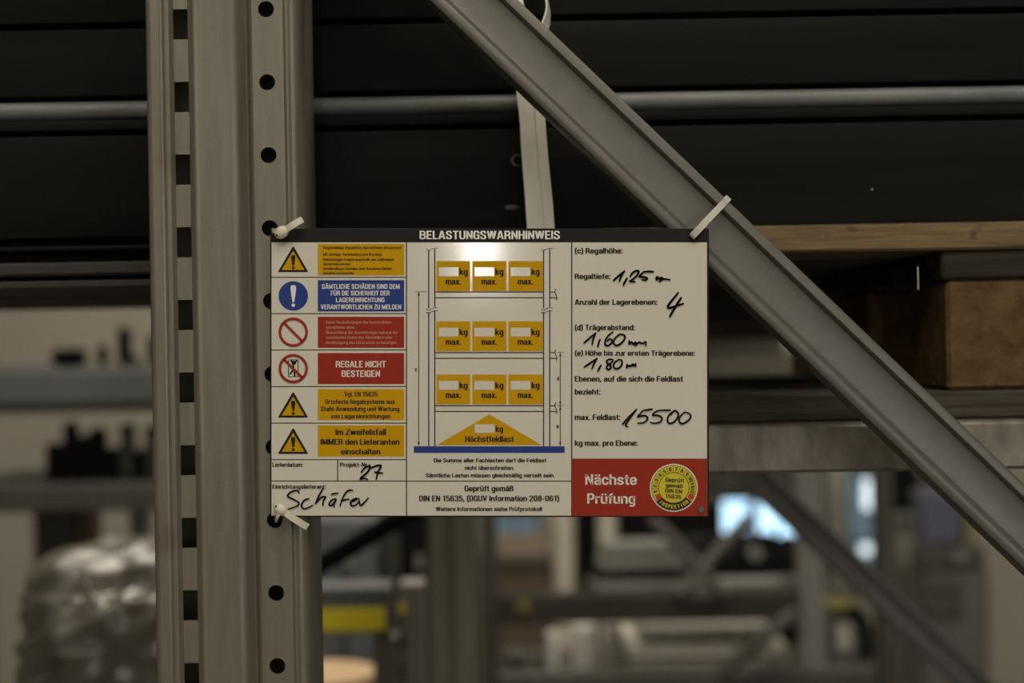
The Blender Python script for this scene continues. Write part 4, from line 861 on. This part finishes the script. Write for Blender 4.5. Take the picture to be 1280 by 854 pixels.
rest('bin_body', 1036, 768, 1078, 3.50, 0.25, ZD + .001, GREY, r, bev=0.01); pb('yellow_edge', 1036, 757, 1072, 768, 3.49, 0.27, DULLY, r, bev=0.005); pb('white_panel', 1046, 780, 1064, 812, 3.49, 0.02, PALE, r)
bm = bmesh.new(); tube(bm, catmull([tuple(P(a, b, 3.47)) for a, b in ((1062, 762), (1074, 768), (1082, 785), (1084, 812), (1083, 826))], 5), S(7, 3.47), 10)
obj('black_hose', bm, BLACK2, None, label='black hose curving down beside the yellow edged bin', cat='hose', smooth=60)
pb('shelf_rail', 1032, 736, 1098, 746, 3.4, 0.06, GREYD, r3)
# ------------------------------------------------------------------ background left of the post
r4 = empty('storage_rack', (P(120, 427, 3.2).x, 3.2, 0), 'blurred grey shelving with blue-grey beams left of the upright', 'rack')
pb('beam', -60, 462, 240, 506, 3.2, 0.06, GREYB, r4, bev=0.006); pb('beam', -60, 606, 240, 640, 3.2, 0.06, GREYD, r4, bev=0.006); pb('beam', -60, 363, 240, 372, 3.2, 0.06, OLIVE, r4, bev=0.003)
pb('lower_lip', -60, 506, 240, 516, 3.22, 0.05, GREYD, r4)
ZS = {}
for y in (458, 602):
    c = P(90, y, 3.3); ZS[y] = c.z; bm = bmesh.new(); box(bm, (c.x, 3.48, c.z - 0.004), (S(300, 3.2), 0.44, 0.008)); obj('shelf_deck', bm, GREYD, r4)
simple_post(-60, -20, 3.19, GREY, r4, top=2.4); simple_post(215, 245, 3.19, GREY, r4, top=2.4)
it = [(62, 104, 436), (120, 131, 430), (145, 160, 408), (160, 172, 445), (183, 200, 418)]
for i, (x0, x1, y0) in enumerate(it):
    rest('dark_canister', x0, y0, x1, 3.3, 0.04, ZS[458] + 0.0005, BLACK2, None, 0.01, label=['wide low black box on the upper left shelf', 'thin black canister second on the upper left shelf', 'tallest black canister on the upper left shelf', 'short black canister beside the tallest one', 'black canister on the upper left shelf nearest the upright'][i], cat='canister', group='canisters on the upper left shelf')
it = [(55, 76, 555, 'left'), (77, 92, 528, 'second'), (93, 108, 545, 'third'), (109, 128, 536, 'fourth'), (129, 147, 560, 'fifth'), (148, 164, 530, 'sixth'), (165, 179, 562, 'seventh'), (180, 198, 532, 'eighth')]
for x0, x1, y0, wd_ in it:
    rest('small_carton', x0, y0, x1, 3.3, 0.05, ZS[602] + 0.0005, BLACK2 if x0 % 2 else GREYD, None, 0.008, label='dark small carton, %s from the left on the lower left shelf' % wd_, cat='carton', group='cartons on the lower left shelf')
for x0, x1, m_, l in ((40, 92, GREYD, 'dark grey column at the far left below the shelves'), (95, 113, BROWN, 'brown column below the left shelves'), (160, 178, GREY, 'light grey column below the left shelves')):
    bm = bmesh.new(); c = P((x0 + x1) / 2, 600, 3.7); box(bm, (c.x, 3.75, (c.z - .04) / 2), (S(x1 - x0, 3.7), 0.1, c.z - .04), 0.005); obj('column', bm, m_, None, label=l, cat='column')
# film-wrapped bundle
r = empty('wrapped_bundle', (P(110, 427, 1.9).x, 1.95, 0), 'bulky load wrapped in crinkled shiny plastic film at the lower left', 'bundle')
bm = bmesh.new(); bmesh.ops.create_icosphere(bm, subdivisions=6, radius=1)
for v in bm.verts:
    n_ = v.co.normalized(); p = n_.copy()
    m_ = max(abs(p.x), abs(p.y), abs(p.z)); p = p.lerp(p / m_, 0.45)
    k = noise.noise(n_ * 1.9 + Vector((3, 1, 5))) * 0.16
    q = Vector((n_.x * 1.3 + n_.z * 0.9, n_.y * 1.2, n_.z * 3.0 - n_.x * 1.8))
    rid = 1 - abs(noise.noise(q * 1.3)) * 2; rid2 = 1 - abs(noise.noise(q * 2.7 + Vector((9, 0, 0)))) * 2
    p *= 1 + k + (0.085 * rid + 0.0 * rid2) * (1.0 if n_.z < 0.5 else 0.3)
    v.co = p
c = P(110, 815, 1.95)
bm.transform(Matrix.Translation((c.x, 2.12, c.z)) @ Matrix.Rotation(math.radians(-6), 4, 'Y') @ Matrix.Diagonal((S(112, 1.95), 0.16, S(120, 1.95), 1)))
obj('film_wrap', bm, FILM, r, smooth=80)
bm = bmesh.new(); box(bm, (c.x, 2.12, (c.z - S(100, 1.95)) / 2), (0.24, 0.3, c.z - S(100, 1.95)), 0.01); obj('crate', bm, BROWN, r)
